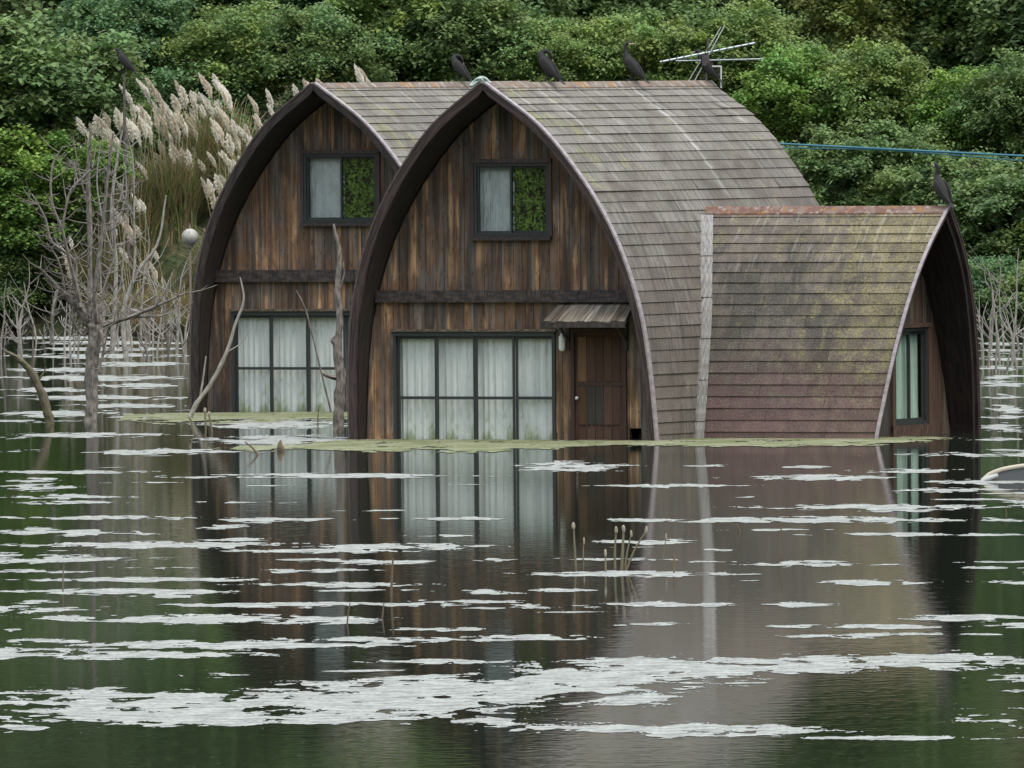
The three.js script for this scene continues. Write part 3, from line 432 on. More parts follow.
const streaks = [ // patches of scum: x0, x1, middle y, thickness as seen in the photograph; turned into patches on the water
  [0, 160, 533, 5], [0, 60, 531, 6], [0, 300, 545, 6], [0, 90, 572, 3], [12, 280, 580, 4], [0, 240, 592, 5], [0, 60, 602, 3], [130, 480, 605, 4], [0, 95, 610, 3], [0, 100, 618, 3], [50, 370, 619, 9], [0, 22, 630, 3], [0, 72, 642, 5], [50, 400, 645, 9], [0, 260, 655, 8], [268, 520, 640, 5],
  [0, 180, 435, 4], [80, 245, 452, 5], [0, 150, 472, 3], [0, 60, 480, 3], [190, 470, 476, 4], [0, 80, 487, 6], [0, 130, 497, 4], [20, 120, 503, 3], [0, 200, 518, 3], [190, 362, 520, 3], [384, 520, 519, 3], [190, 250, 527, 3], [205, 278, 540, 3], [285, 500, 547, 6], [230, 420, 551, 4], [305, 450, 562, 4], [260, 372, 571, 4], [450, 508, 560, 3], [245, 438, 585, 4], [435, 520, 592, 4], [390, 512, 602, 4],
  [512, 632, 467, 9], [690, 742, 466, 2], [780, 832, 467, 2], [740, 905, 478, 5], [600, 742, 486, 3], [740, 1030, 507, 5], [600, 1030, 520, 5], [800, 1024, 535, 3], [735, 830, 530, 2], [590, 705, 542, 4], [698, 732, 550, 2], [740, 888, 564, 5], [530, 742, 574, 5], [805, 918, 583, 5], [512, 592, 590, 3], [610, 732, 604, 5], [760, 832, 605, 4], [505, 602, 607, 4], [905, 1030, 618, 8], [618, 696, 625, 4], [778, 962, 627, 4], [780, 878, 637, 4], [500, 602, 638, 5], [380, 520, 662, 5], [960, 1030, 568, 2], [985, 1030, 583, 2], [900, 1024, 490, 3], [850, 980, 471, 3],
  [0, 300, 707, 30], [0, 180, 694, 12], [170, 560, 702, 36], [260, 640, 690, 26], [430, 720, 682, 26], [520, 860, 668, 20], [700, 960, 664, 16], [840, 1040, 661, 15], [560, 700, 700, 10], [0, 420, 718, 16],
  [510, 830, 730, 12], [640, 840, 732, 9], [800, 1010, 738, 4], [450, 560, 722, 9],
  [200, 355, 424, 9], [196, 360, 440, 9], [110, 240, 417, 5], [0, 120, 414, 6], [60, 190, 406, 4], [0, 190, 398, 4], [0, 90, 390, 4], [90, 192, 386, 4], [0, 190, 378, 5], [0, 110, 370, 4], [70, 192, 364, 4], [0, 192, 356, 4], [0, 192, 349, 3], [20, 190, 343, 3], [0, 130, 338, 3],
  [980, 1030, 428, 8], [985, 1030, 409, 7], [980, 1030, 417, 3], [980, 1030, 397, 4], [976, 1030, 384, 6], [976, 1030, 377, 4], [976, 1030, 368, 4], [976, 1030, 359, 4], [976, 1030, 351, 4], [976, 1030, 344, 3], [976, 1040, 440, 3], [985, 1040, 450, 2], [980, 1040, 480, 5], [930, 1040, 482, 4],
].map(([a, b, y, t]) => { const l = W(a, y), r = W(b, y), f = W((a + b) / 2, y + t / 2 + 0.4), n = W((a + b) / 2, y - t / 2 - 0.4); return { x: (l.x + r.x) / 2, z: (l.z + r.z) / 2, tilt: (r.z - l.z) / (r.x - l.x), rx: (r.x - l.x) / 2, rz: Math.max(0.25, (f.z - n.z) / 2) }; });
for (let i = 0; i < 110; i++) { const p = W(R(-150, 1180), R(352, 700)); const s = R(0.2, 0.75); if (p.z > -3 && p.z < 8 && p.x > -3 && p.x < 7) continue; streaks.push({ x: p.x, z: p.z, tilt: R(-0.3, 0.3), rx: s * R(0.5, 1.4), rz: s * R(0.4, 1.0) }); }
for (const s of [-1, 1]) for (let i = 0; i < 90; i++) { const p = W(512 + s * R(560, 1500), R(345, 730)); const q = R(0.5, 2.6); streaks.push({ x: p.x, z: p.z, tilt: 0, rx: q * 1.2, rz: q }); }
streaks.sort((a, b) => a.z - b.z);
const scumField = (x, z) => {
  let best = -9;
  for (const s of streaks) { const dz = z - s.z - (x - s.x) * s.tilt; if (Math.abs(dz) > s.rz * 2.2) continue; const dx = x - s.x; if (Math.abs(dx) > s.rx * 1.8) continue; const e = 1 - Math.pow(Math.abs(dx / s.rx), 1.25) * 0.95 - Math.pow(Math.abs(dz / s.rz), 1.5) * 0.8; const soft = Math.min(s.rx, 1.6); const v = e * (0.55 + 0.25 * soft); if (v > best) best = v; }
  const speck = n2(x * 9, z * 4.5) > 0.86 && n2(x * 0.7, z * 0.2) > 0.1 ? 0.12 : -1;
  if (best < -0.75) return speck;
  const nn = 0.50 * n2(x * 0.8 + 3, z * 0.55) + 0.40 * n2(x * 2.1, z * 1.3 + 7) + 0.36 * n2(x * 2.4, z * 1.1) + 0.26 * n2(x * 5.5, z * 2.0) + 0.20 * n2(x * 14 + 5, z * 3.2) + 0.34 * n2(x * 30, z * 7);
  const hole = sst(0.1, 0.5, n2(x * 1.1 + 20, z * 0.35) + 0.5 * n2(x * 3.1, z * 0.9)) * 0.52;
  return Math.max(best * 0.95 + nn * 0.5 - 0.06 - hole, speck);
};
{
  const t = tex(512, 512, (u, v) => { const a = fbm(u * 8, v * 8), b = fbm(u * 40, v * 40); const k = Math.max(0.1, 0.27 + 0.20 * a + 0.20 * b); return [k * 0.95, k, k * 0.92]; });
  const m = std(1, 1, 1, 0.7, { map: rep(t, 0.25, 0.25) });
  const g = merge([floatingMat(scumField, -6.6, 6.6, 58, 119, 0.02, 0.09, 0.003), floatingMat(scumField, -11.5, 11.5, -20, 58, 0.03, 0.15, 0.003), floatingMat(scumField, -16, 16, -104, -20, 0.07, 0.3, 0.003)]);
  const o = mesh('floating_scum', g, m, scene); tag(o, 'pale ragged scum drifting in patches on the dark water', 'scum', null, 'stuff');
}
{ // yellow-green weed gathered against the houses
  const loc = (x, z) => { const dx = x - O1.x, dz = z - O1.z, c = Math.cos(TH), s = Math.sin(TH); return [dx * c + dz * s, -dx * s + dz * c]; };
  const f = (x, z) => {
    const nn = 0.5 * n2(x * 0.8, z * 0.3 + 4) + 0.3 * n2(x * 2.5, z * 0.9) + 0.2 * n2(x * 8, z * 3), [a, b] = loc(x, z);
    const front = (b - 0.02) > -0.1 ? 1 - Math.hypot(Math.max(0, Math.abs(a - 0.4) - 1.9) / 1.2, Math.max(0, b - 4.4) / 2.6) : -9;
    const side = 1 - Math.hypot(Math.max(0, Math.abs(a - 4.6) - 2.0) / 1.2, Math.max(0, Math.abs(b - 0.4) - 1.9) / 1.1);
    const c2 = x + 3.2, d2 = z + 21.8, a2 = c2 * Math.cos(TH) + d2 * Math.sin(TH), b2 = -c2 * Math.sin(TH) + d2 * Math.cos(TH), h2 = b2 > -0.1 ? 1 - Math.hypot(Math.max(0, Math.abs(a2 + 0.4) - 2.0) / 1.2, Math.max(0, b2 - 4.0) / 4) : -9;
    return Math.max(Math.min(front, 0.7), Math.min(side, 0.7), h2 * 0.8) + nn * 1.0 + 0.22 * n2(x * 2.2, z * 0.6) + 0.15 * n2(x * 7, z * 1.2) + 0.3 * n2(x * 30, z * 6) - 0.18;
  };
  const t = tex(512, 512, (u, v) => { const a = fbm(u * 5, v * 5), b = fbm(u * 44, v * 44), k = sst(-0.35, 0.4, a + 0.4 * b); const l = 1 + 0.5 * b; return [mix(0.12, 0.22, k) * l, mix(0.14, 0.225, k) * l, mix(0.05, 0.14, k) * l]; });
  const o = mesh('floating_weed', floatingMat(f, -7, 9, -22, 12, 0.035, 0.12, 0.006), std(1, 1, 1, 0.8, { map: rep(t, 0.16, 0.16) }), scene); tag(o, 'yellow green duckweed gathered against the flooded houses', 'duckweed', null, 'stuff');
}

// ---------------------------------------------------------------- trees
function leafCrown(seed, rad, clumps, per, size, squash = 0.85) {
  rnd = mulberry(seed); const pos = [], col = [];
  for (let c = 0; c < clumps; c++) {
    const u = rnd() * 2 - 1, th = rnd() * 6.283, q = Math.sqrt(1 - u * u), lobe = 1 + 0.34 * nz3(q * Math.cos(th) * 1.7 + seed, u * 1.7, q * Math.sin(th) * 1.7), rr = rad * lobe * (0.40 + 0.62 * Math.pow(rnd(), 0.5));
    const cx = q * Math.cos(th) * rr, cy = (u * 0.9 + 0.08) * rr * squash, cz = q * Math.sin(th) * rr, cr = rad * R(0.09, 0.24), tone = R(0.78, 1.22), yel = R(0.88, 1.14), ta = R(0, 6.283), sx = R(0.6, 1.5), sy = R(0.35, 0.8), rise = R(-0.2, 0.5);
    for (let k = 0; k < per; k++) {
      const g1 = (rnd() + rnd() + rnd() - 1.5) * 1.25, g2 = (rnd() + rnd() + rnd() - 1.5) * 1.1, g3 = (rnd() + rnd() + rnd() - 1.5) * 1.25, ex = g1 * cr * sx, ez = g3 * cr;
      const x = cx + Math.cos(ta) * ex - Math.sin(ta) * ez, y = cy + g2 * cr * sy + rise * ex - 0.25 * (g1 * g1 + g3 * g3) * cr, z = cz + Math.sin(ta) * ex + Math.cos(ta) * ez;
      // leaf axis droops outward, face mostly up
      const a = rnd() * 6.283, L = size * R(0.7, 1.3), dr = R(-1.1, 0.2), ax = Math.cos(a), az = Math.sin(a), bx = -az, bz = ax, tw = R(-0.6, 0.6), wd = L * 0.52;
      const tip = [x + ax * L, y + dr * L, z + az * L], l1 = [x + ax * L * 0.45 + bx * wd, y + dr * L * 0.3 + tw * wd, z + az * L * 0.45 + bz * wd], l2 = [x + ax * L * 0.45 - bx * wd, y + dr * L * 0.3 - tw * wd, z + az * L * 0.45 - bz * wd];
      pos.push(x, y, z, ...l1, ...tip, x, y, z, ...tip, ...l2);
      const s = tone * R(0.75, 1.25), r = 0.185 * s * yel, g = 0.285 * s, b = 0.098 * s / yel; for (let m = 0; m < 6; m++) col.push(r, g, b);
    }
  }
  return soup(pos, null, col);
}
const crownGeos = [leafCrown(101, 2, 190, 170, 0.11), leafCrown(102, 2, 210, 160, 0.10), leafCrown(103, 2, 170, 180, 0.115, 1.0), leafCrown(104, 2, 190, 170, 0.095, 0.8)];
const leafMat = (r, g, b) => phys(r, g, b, 0.75, { vertexColors: true, side: THREE.DoubleSide, transmission: 0.5, thickness: 0, specularIntensity: 0.35 });
const leafMats = { mid: leafMat(1, 1, 1), light: leafMat(1.35, 1.25, 1.1), fresh: leafMat(1.2, 1.3, 0.85), blue: leafMat(0.82, 0.98, 1.2), olive: leafMat(1.35, 1.1, 0.95) };
const trunkMat = std(1, 1, 1, 0.9, { map: bark.map }); trunkMat.color.setRGB(0.55, 0.55, 0.55);
rnd = mulberry(77);
function tree(label, px, py, rpx, z, tone, k, group) {
  const c = P(px, py, z), gy = groundH(c.x, z), r = rpx / (FOCAL / (EYE.z - z)), H = c.y - gy, t = thing('leafy_tree', label, 'tree', V(c.x, Math.max(gy, -0.2), z), group ?? 'trees on the far bank');
  const h = c.y - t.position.y, j = () => R(-0.12, 0.12) * r;
  const trunk = mesh('trunk', limb([[0, -0.3, 0, 0.11 * r + 0.03], [j(), h * 0.35, j(), 0.085 * r + 0.02], [j(), h * 0.75, j(), 0.06 * r + 0.02], [0, h + 0.3 * r, 0, 0.02]], 7, 2), trunkMat, t);
  for (let i = 0; i < 5; i++) { const a = i * 1.3 + R(0, 0.8), y0 = h * R(0.45, 0.8); mesh('limb', limb([[0, y0, 0, 0.045 * r], [Math.cos(a) * r * 0.35, y0 + r * 0.3, Math.sin(a) * r * 0.35, 0.03 * r], [Math.cos(a) * r * 0.75, y0 + r * 0.45, Math.sin(a) * r * 0.75, 0.01]], 5, 2), trunkMat, trunk); }
  const cr = mesh('crown', crownGeos[k], leafMats[tone], t); cr.userData.kind = 'stuff'; cr.position.y = h; cr.rotation.y = R(0, 6.28); cr.scale.set(r / 2 * R(0.95, 1.15), r / 2 * R(0.9, 1.05), r / 2); return t;
}
const treeList = [
  ['bushy green tree at the left edge, low behind the dead branches', 12, 245, 78, -110.5, 'mid', 1],
  ['broad green tree filling the upper left corner', 18, 88, 100, -112, 'mid', 0],
  ['bright green bushy tree at the left edge above the leaning log', 22, 190, 62, -109.5, 'fresh', 2],
  ['small green tree between the left corner and the grass plumes', 92, 118, 62, -113.5, 'mid', 3],
  ['dark tree behind the black bird at upper left', 128, 42, 66, -119, 'blue', 1],
  ['dark shaded tree at the top edge above the grass plumes', 195, 8, 70, -124, 'mid', 0],
  ['light green tree above the grass plumes', 232, 62, 62, -118, 'light', 1],
  ['dark undergrowth tree behind the grass plumes', 200, 140, 66, -117, 'blue', 2],
  ['green tree behind the peak of the farther house', 318, 62, 62, -117, 'mid', 3],
  ['dark blue green tree at the top edge left of centre', 322, -18, 60, -128, 'blue', 0],
  ['large light green tree above the farther roof ridge', 400, 38, 78, -119, 'light', 2],
  ['green tree above the bird nearest the front peak', 470, 42, 72, -118, 'mid', 1],
  ['tall green tree at the top edge above the front peak', 495, -10, 76, -123, 'mid', 0],
  ['rounded green tree left of the bird with a raised head', 560, 62, 54, -117, 'light', 3],
  ['dark recessed tree at the top edge above the roof ridge', 602, 4, 58, -131, 'mid', 1],
  ['pale yellow green tree behind the middle of the ridge', 640, 62, 60, -117.5, 'light', 0],
  ['green tree at the top edge left of the antenna', 680, 8, 70, -122, 'mid', 2],
  ['light green tree behind the antenna', 738, 58, 62, -118, 'light', 1],
  ['shaded tree at the top edge right of the antenna', 780, 4, 72, -124, 'mid', 0],
  ['yellow green tree against the curved back of the roof', 800, 98, 60, -116, 'fresh', 3],
  ['rounded light green tree right of the roof shoulder', 868, 100, 64, -115.5, 'light', 1],
  ['olive green tree at the top edge with tinged leaves', 880, 22, 74, -121, 'olive', 0],
  ['green tree reaching the upper right corner', 985, 22, 84, -120, 'mid', 2],
  ['bright green tree near the right edge above the cable', 968, 118, 58, -114.5, 'fresh', 3],
  ['dark green bush behind the roof shoulder under the cable', 845, 185, 58, -112, 'mid', 2],
  ['dark tree behind the wing ridge under the cable', 905, 180, 62, -112.5, 'mid', 1],
  ['dark tree behind the bird on the wing peak', 962, 205, 66, -110, 'mid', 0],
  ['dark tree low at the right edge above the dead saplings', 1015, 225, 72, -108, 'mid', 2],
  ['dark bank bush beside the wing gable', 985, 300, 48, -103, 'blue', 3],
  ['dark bank bush at the right edge behind dead saplings', 1040, 305, 48, -101.5, 'mid', 1],
  ['green tree at the right edge below the corner tree', 1035, 110, 66, -113, 'mid', 1],
  ['dark bank bush at the left edge by the far water', -18, 298, 46, -109, 'mid', 3],
  ['dark bank bush left of the dead tree by the far water', 52, 292, 44, -110.5, 'mid', 0],
  ['green shrub behind the dead tree trunk', 128, 268, 40, -110.5, 'mid', 3],
  ['yellow green shrub among the tall dead branches', 104, 165, 26, -109, 'fresh', 1],
];
for (const [l, ...a] of treeList) tree(l, ...a);
{ // the wood farther up the hill and outside the frame, one mass
  const M = [], C = []; for (let i = 0; i < 900; i++) {
    const x = R(-75, 75), z = -112 - 120 * Math.pow(rnd(), 1.2), near = -bankZ(x) - 112 + 0; const inFrame = Math.abs(x) < 15 && z > -130; if (inFrame) continue; if (z > bankZ(x) - 1) continue;
    const s = R(0.9, 1.9), m = new THREE.Matrix4().compose(V(x, groundH(x, z) + 1.4 * s + R(0, 1), z), new THREE.Quaternion().setFromAxisAngle(V(0, 1, 0), R(0, 6.28)), V(s, s * R(0.85, 1.15), s)); M.push(m); const b = R(0.6, 1.25); C.push(new THREE.Color(b * R(0.85, 1.2), b, b * R(0.8, 1.1)));
  }
  const im = shadowed(new THREE.InstancedMesh(crownGeos[1], leafMats.mid, M.length)); im.name = 'hillside_wood'; M.forEach((m, i) => { im.setMatrixAt(i, m); im.setColorAt(i, C[i]); }); scene.add(im); tag(im, 'dense green wood covering the hill behind the houses', 'woodland', null, 'stuff');
}

// ---------------------------------------------------------------- pampas grass
const plumeMats = [[0.78, 0.74, 0.64], [0.82, 0.79, 0.71], [0.72, 0.65, 0.54]].map(c => phys(...c, 0.95, { side: THREE.DoubleSide, transmission: 0.25, thickness: 0 }));
const bladeMat = phys(1, 1, 1, 0.9, { vertexColors: true, side: THREE.DoubleSide, transmission: 0.2, thickness: 0 });
const stemMat = std(0.33, 0.30, 0.17, 0.9);
function blades(n, h, spread, dry, at) {
  const pos = [], col = [];
  for (let i = 0; i < n; i++) {
    const a = rnd() * 6.283, L = h * R(0.5, 1.05), out = spread * R(0.2, 1), droop = R(0.2, 1.0), wd = R(0.012, 0.028), sx = R(-0.6, 0.6), sz = R(-0.5, 0.5), N = 5, g0 = Math.max(-0.3, groundH(at.x + sx, at.z + sz)) - at.y - 0.08; let pl = null;
    const d = rnd() < dry, c = d ? [R(0.26, 0.48), R(0.22, 0.38), R(0.12, 0.20)] : [R(0.12, 0.22), R(0.17, 0.26), R(0.05, 0.09)];
    for (let k = 0; k <= N; k++) { const t = k / N, r = out * t * t * 1.1, y = g0 * (1 - t * 0.6) + L * (t - droop * 0.42 * t * t * t), x = sx + Math.cos(a) * r, z = sz + Math.sin(a) * r, w = wd * (1 - t * 0.85), p = [[x - Math.sin(a) * w, y, z + Math.cos(a) * w], [x + Math.sin(a) * w, y, z - Math.cos(a) * w]]; if (pl) { pos.push(...pl[0], ...pl[1], ...p[1], ...pl[0], ...p[1], ...p[0]); for (let q = 0; q < 6; q++) col.push(...c); } pl = p; }
  }
  return soup(pos, null, col);
}
function plumeGeo(L, wid, lean) {
  const pos = []; const n = 260;
  for (let i = 0; i < n; i++) { const t = Math.pow(rnd(), 0.8), a = rnd() * 6.283, w = wid * Math.pow(Math.sin(Math.PI * clamp(0.1 + t * 0.86)), 0.8) * R(0.35, 1), l = L * R(0.10, 0.2), y = t * L * 0.9, bx = lean * t * t * L, x1 = bx + Math.cos(a) * w + lean * l * 0.5, z1 = Math.sin(a) * w, hw = 0.012; const px = -Math.sin(a) * hw, pz = Math.cos(a) * hw; pos.push(bx + px, y, pz, bx - px, y, -pz, x1, y + l, z1); pos.push(bx, y, 0, x1 + px, y + l * 0.8, z1 + pz, x1 * 0.5 + bx * 0.5, y + l * 1.2, z1 * 0.6); }
  return soup(pos);
}
const plumeGeos = [plumeGeo(0.75, 0.13, -0.22), plumeGeo(0.62, 0.16, -0.10), plumeGeo(0.85, 0.13, -0.35), plumeGeo(0.55, 0.12, -0.15)];
function pampas(label, px, basePy, z, h, n, plumes, dry, spread = 1.1) {
  const b = P(px, basePy, z); const g = thing('pampas_grass', label, 'grass tussock', V(b.x, Math.max(-0.1, groundH(b.x, z) - 0.1), z), 'pampas grass tussocks');
  const m = mesh('blades', blades(n * 2.5, h * 0.85, spread, dry, g.position), bladeMat, g); m.userData.kind = 'stuff';
  plumes = plumes.flatMap(a => [a, [a[0] + R(-14, 14), a[1] + R(-6, 34), Math.floor(R(0, 4))], [a[0] + R(-18, 18), a[1] + R(6, 60), Math.floor(R(0, 4))]]);
  for (const [qx, qy, k] of plumes) { const e = P(qx, qy + 26, z + R(-0.6, 0.6)).sub(g.position); const st = mesh('plume', plumeGeos[k % 4], plumeMats[Math.floor(R(0, 3))], g); st.position.copy(e); st.rotation.y = R(-0.6, 0.6); st.rotation.z = R(-0.05, 0.35); const s = R(0.5, 0.95); st.scale.set(s, s, s); mesh('stalk', limb([[e.x * 0.25, 0, e.z * 0.25, 0.012], [e.x * 0.7, e.y * 0.55, e.z * 0.7, 0.01], [e.x, e.y + 0.1, e.z, 0.006]], 4, 2, 0), stemMat, g); }
}
rnd = mulberry(303);
pampas('tallest pampas grass with plumes topping the whole clump', 222, 330, -111.5, 3.4, 800, [[180, 72, 0], [186, 84, 1], [212, 74, 0], [219, 66, 1], [226, 80, 3], [204, 94, 1], [208, 98, 2], [222, 104, 0], [232, 86, 2], [196, 80, 1], [214, 92, 3]], 0.45);
pampas('pampas grass leaning over the edge of the farther house', 258, 330, -110, 3.0, 800, [[258, 92, 2], [272, 86, 0], [276, 102, 2], [248, 114, 1], [252, 126, 0], [264, 112, 2], [236, 112, 1], [240, 122, 3], [262, 130, 1], [300, 80, 3]], 0.5);
pampas('pampas grass with a dense fringe of cream plumes', 172, 330, -110.5, 2.9, 700, [[150, 78, 2], [156, 74, 0], [163, 92, 1], [172, 98, 0], [176, 104, 1], [184, 100, 3], [180, 116, 1], [168, 110, 2], [188, 112, 0], [143, 96, 1], [158, 104, 3]], 0.5);
pampas('pampas grass at the left of the clump with short faded plumes', 128, 330, -110, 2.6, 600, [[110, 100, 3], [120, 106, 1], [134, 100, 0], [140, 108, 1], [128, 112, 3], [108, 114, 1], [146, 114, 0]], 0.55);
pampas('low pampas grass drooping beside the arch of the farther house', 236, 330, -107.8, 2.3, 800, [[232, 132, 1], [228, 140, 3], [236, 150, 1], [216, 142, 0], [224, 122, 2]], 0.55, 1.3);
pampas('dry matted pampas grass low behind the lamp post', 190, 330, -106.8, 1.7, 700, [[128, 200, 3], [158, 236, 1]], 0.75, 1.5);
pampas('thin dry pampas grass behind the tall dead branches', 140, 330, -106.9, 1.9, 500, [[146, 188, 3], [118, 196, 1], [72, 224, 3]], 0.7, 1.3);
pampas('ragged pampas grass at the far left of the clump behind dead branches', 104, 330, -109, 2.4, 500, [[98, 112, 1], [112, 120, 3], [120, 130, 0], [104, 132, 1], [90, 126, 3]], 0.6, 1.3);
pampas('dry grass hanging over the bank between lamp and house', 168, 330, -105.6, 1.2, 500, [], 0.8, 1.3);
pampas('slender pampas grass whose tips rise over the farther ridge', 370, 330, -104, 3.1, 120, [[316, 76, 3], [356, 74, 3], [371, 72, 1], [393, 76, 3], [326, 74, 1]], 0.4);

// ---------------------------------------------------------------- dead trees
const px2 = (z) => FOCAL / (EYE.z - z);
function deadwood(name, label, category, base, trunkPts, branches, mat, group, twiggy = name === 'dead_tree') { // points [px, py, rpx, dz?]
  const g = thing(name, label, category, base, group), z0 = base.z, k = px2(z0);
  const conv = pts => pts.map(([x, y, r, dz = 0]) => { const p = P(x, y, z0 + dz).sub(base); return [p.x, p.y, p.z, r / k]; });
  const t = mesh('trunk', limb(conv(trunkPts.map(([x, y, r, d]) => [x + R(-1, 1), y, r * 0.85, d])), 10, 5, 0.35), mat, g);
  const tw = []; for (const b of branches) { const c = conv(b); for (let i = 1; i < c.length; i++) for (let k = 0; k < 5; k++) { const f = rnd(), o = c[i - 1].map((q, j) => mix(q, c[i][j], f)), l = R(0.15, 0.6), a = R(0, 6.283), u = R(0.1, 0.9), d = [Math.cos(a) * l, u * l, Math.sin(a) * l * 0.7], rr = Math.min(o[3] * 0.5, 0.012); tw.push(limb([[o[0], o[1], o[2], rr], [o[0] + d[0] * 0.5, o[1] + d[1] * 0.35, o[2] + d[2] * 0.5, rr * 0.75], [o[0] + d[0], o[1] + d[1], o[2] + d[2], rr * 0.4]], 4, 2, 0)); if (rnd() < 0.6) tw.push(limb([[o[0] + d[0] * 0.5, o[1] + d[1] * 0.35, o[2] + d[2] * 0.5, rr * 0.6], [o[0] + d[0] * 0.7 + R(-0.12, 0.12), o[1] + d[1] * 0.6 + R(0, 0.2), o[2] + d[2] * 0.6, rr * 0.3]], 4, 1, 0)); } }
  if (tw.length && twiggy) { const m = mesh('twigs', merge(tw), mat, g); m.userData.kind = 'stuff'; }
  branches.forEach((b, i) => mesh('branch', limb(conv(b.map(([x, y, r, d]) => [x, y, r * 0.68, d])), 6, 4, 0.3), mat, g)); return g;
}
rnd = mulberry(404);
deadwood('dead_tree', 'big bare dead tree with a knobbly trunk left of the farther house', 'dead tree', W(91, 421),
  [[90, 432, 8.5], [91, 405, 7.5], [92, 375, 7], [94, 348, 8], [96, 330, 10], [94, 318, 9]],
  [[[90, 325, 8], [80, 308, 7], [68, 297, 6], [58, 288, 4.5], [39, 267, 1.2, 0.3]], [[80, 308, 4.5, .2], [76, 280, 3], [74, 260, 2.4], [52, 242, 2.2], [45, 218, 1.8], [32, 194, 1.0]], [[92, 322, 6, -.2], [90, 286, 4.5, -.4], [90, 234, 4, -.5], [88, 169, 3, -.5], [91, 130, 1.5, -.5]], [[97, 322, 5, .1], [95, 300, 4, .2], [102, 234, 3, .3], [107, 182, 2.4, .4], [113, 133, 1.2, .5]], [[80, 302, 3.5, .3], [70, 262, 2.5, .5], [62, 229, 2.2, .6], [52, 203, 2, .6], [53, 164, 1.6, .5], [63, 147, 0.8, .5]], [[62, 229, 1.8, .6], [70, 192, 2, .6], [80, 180, 2, .5], [92, 169, 1.4, .4]], [[98, 318, 3.5, -.3], [106, 282, 2.4, -.4], [114, 255, 2.2, -.5], [113, 195, 1.2, -.6]], [[102, 326, 6], [116, 321, 4.5], [130, 317, 3.5, .2], [161, 304, 2.4, .4], [188, 292, 1.2, .6]], [[58, 288, 3], [53, 310, 2.6, .2], [52, 324, 2.2, .2], [50, 345, 1.2, .2]], [[65, 292, 2.2], [58, 260, 1.7, .2], [47, 243, 0.8, .3]], [[101, 330, 3, .2], [104, 348, 2.2, .3], [98, 372, 1.6, .35]], [[130, 317, 2, .2], [160, 316, 1.4, .2], [168, 313, 0.8]], [[104, 234, 1.5, .3], [120, 200, 1.2, .2], [124, 176, 0.8]], [[89, 210, 1.6, -.5], [80, 176, 1.2, -.4], [73, 136, 0.7, -.4]], [[90, 325, 4], [84, 335, 3], [78, 330, 2.2], [70, 314, 1.6, .2]]], bark);
deadwood('dead_tree', 'slender bare dead tree in front of the grass, right of the big one', 'dead tree', W(126, 362),
  [[126, 366, 3], [124, 330, 2.8], [125, 307, 2.6], [138, 271, 2.2], [156, 245, 1.7], [167, 195, 0.8]],
  [[[133, 283, 2, .1], [135, 257, 1.8], [134, 216, 1.6], [133, 161, 1.3], [128, 138, 0.7]], [[138, 271, 1.5], [150, 278, 1.2], [158, 300, 0.8]], [[134, 216, 1.2], [120, 190, 1], [112, 170, 0.6]], [[125, 307, 1.8], [150, 318, 1.4], [166, 342, 0.9]]], paleBark);
deadwood('dead_tree', 'bare dead tree with forked stems behind the big dead tree', 'dead tree', W(112, 352),
  [[112, 356, 3.2], [114, 310, 3], [116, 262, 2.5], [112, 210, 2], [118, 158, 1.3], [122, 130, 0.7]],
  [[[116, 262, 1.8], [104, 225, 1.5], [97, 182, 1.2], [101, 140, 0.6]], [[114, 230, 1.4], [126, 196, 1.2], [125, 165, 0.7]], [[113, 320, 1.5], [100, 296, 1.2], [84, 290, 0.7]]], paleBark);
deadwood('dead_snag', 'upright dead snag standing in front of the farther house', 'dead tree', W(337, 432),
  [[337, 440, 7.5], [338, 412, 6.5], [341, 380, 6], [338, 345, 5], [340, 320, 4.2], [337, 290, 3.6], [339, 255, 2.6], [334, 224, 1.2]],
  [[[338, 378, 4], [328, 376, 3.2], [321, 372, 2.4]], [[337, 345, 4], [333, 341, 3.4], [334, 336, 2]], [[331, 412, 1.6, .3], [322, 375, 1.5, .3], [311, 330, 1.3, .3], [305, 308, 1.2, .3], [296, 290, 0.8, .3]], [[338, 418, 1.8], [344, 405, 1.2], [349, 396, 0.7]], [[339, 290, 2], [344, 275, 1.4], [343, 262, 0.8]]], bark);
deadwood('dead_branch', 'thin curved dead branch rising at the corner of the farther house', 'branch', W(191, 418),
  [[188, 424, 3], [196, 404, 2.6], [210, 384, 2.3], [226, 352, 2.2], [235, 325, 1.8], [243, 300, 1.4], [241, 277, 0.7]],
  [[[227, 352, 1.4], [240, 344, 1], [252, 328, 0.6]], [[200, 398, 1.8], [203, 380, 1.5], [206, 356, 0.8]]], paleBark);
deadwood('leaning_log', 'mossy leaning log sticking out of the water at left', 'log', W(46, 424),
  [[52, 432, 5.5], [46, 408, 5.5], [38, 385, 5], [28, 368, 4], [16, 358, 3], [4, 351, 1.5]], [[[36, 384, 2], [44, 372, 1.2], [46, 366, 0.7]]], std(1, 1, 1, 0.95, { map: tex(64, 256, (u, v) => { const k = sst(-0.1, 0.3, fbm(u * 4, v * 9)), t = 1 + 0.6 * fbm(u * 12, v * 40); return [mix(0.13, 0.11, k) * t, mix(0.105, 0.11, k) * t, mix(0.08, 0.05, k) * t]; }) }));
{ const p = W(190, 408), g = thing('loose_plank', 'pale loose plank leaning on the corner of the farther house', 'plank', p); const m = mesh('board', soupBox([[-0.10, -0.2, 0.15], [0.06, -0.2, 0.15], [0.20, 0.72, -0.25], [0.06, 0.80, -0.25]], 0.04), boardMats[3], g); }
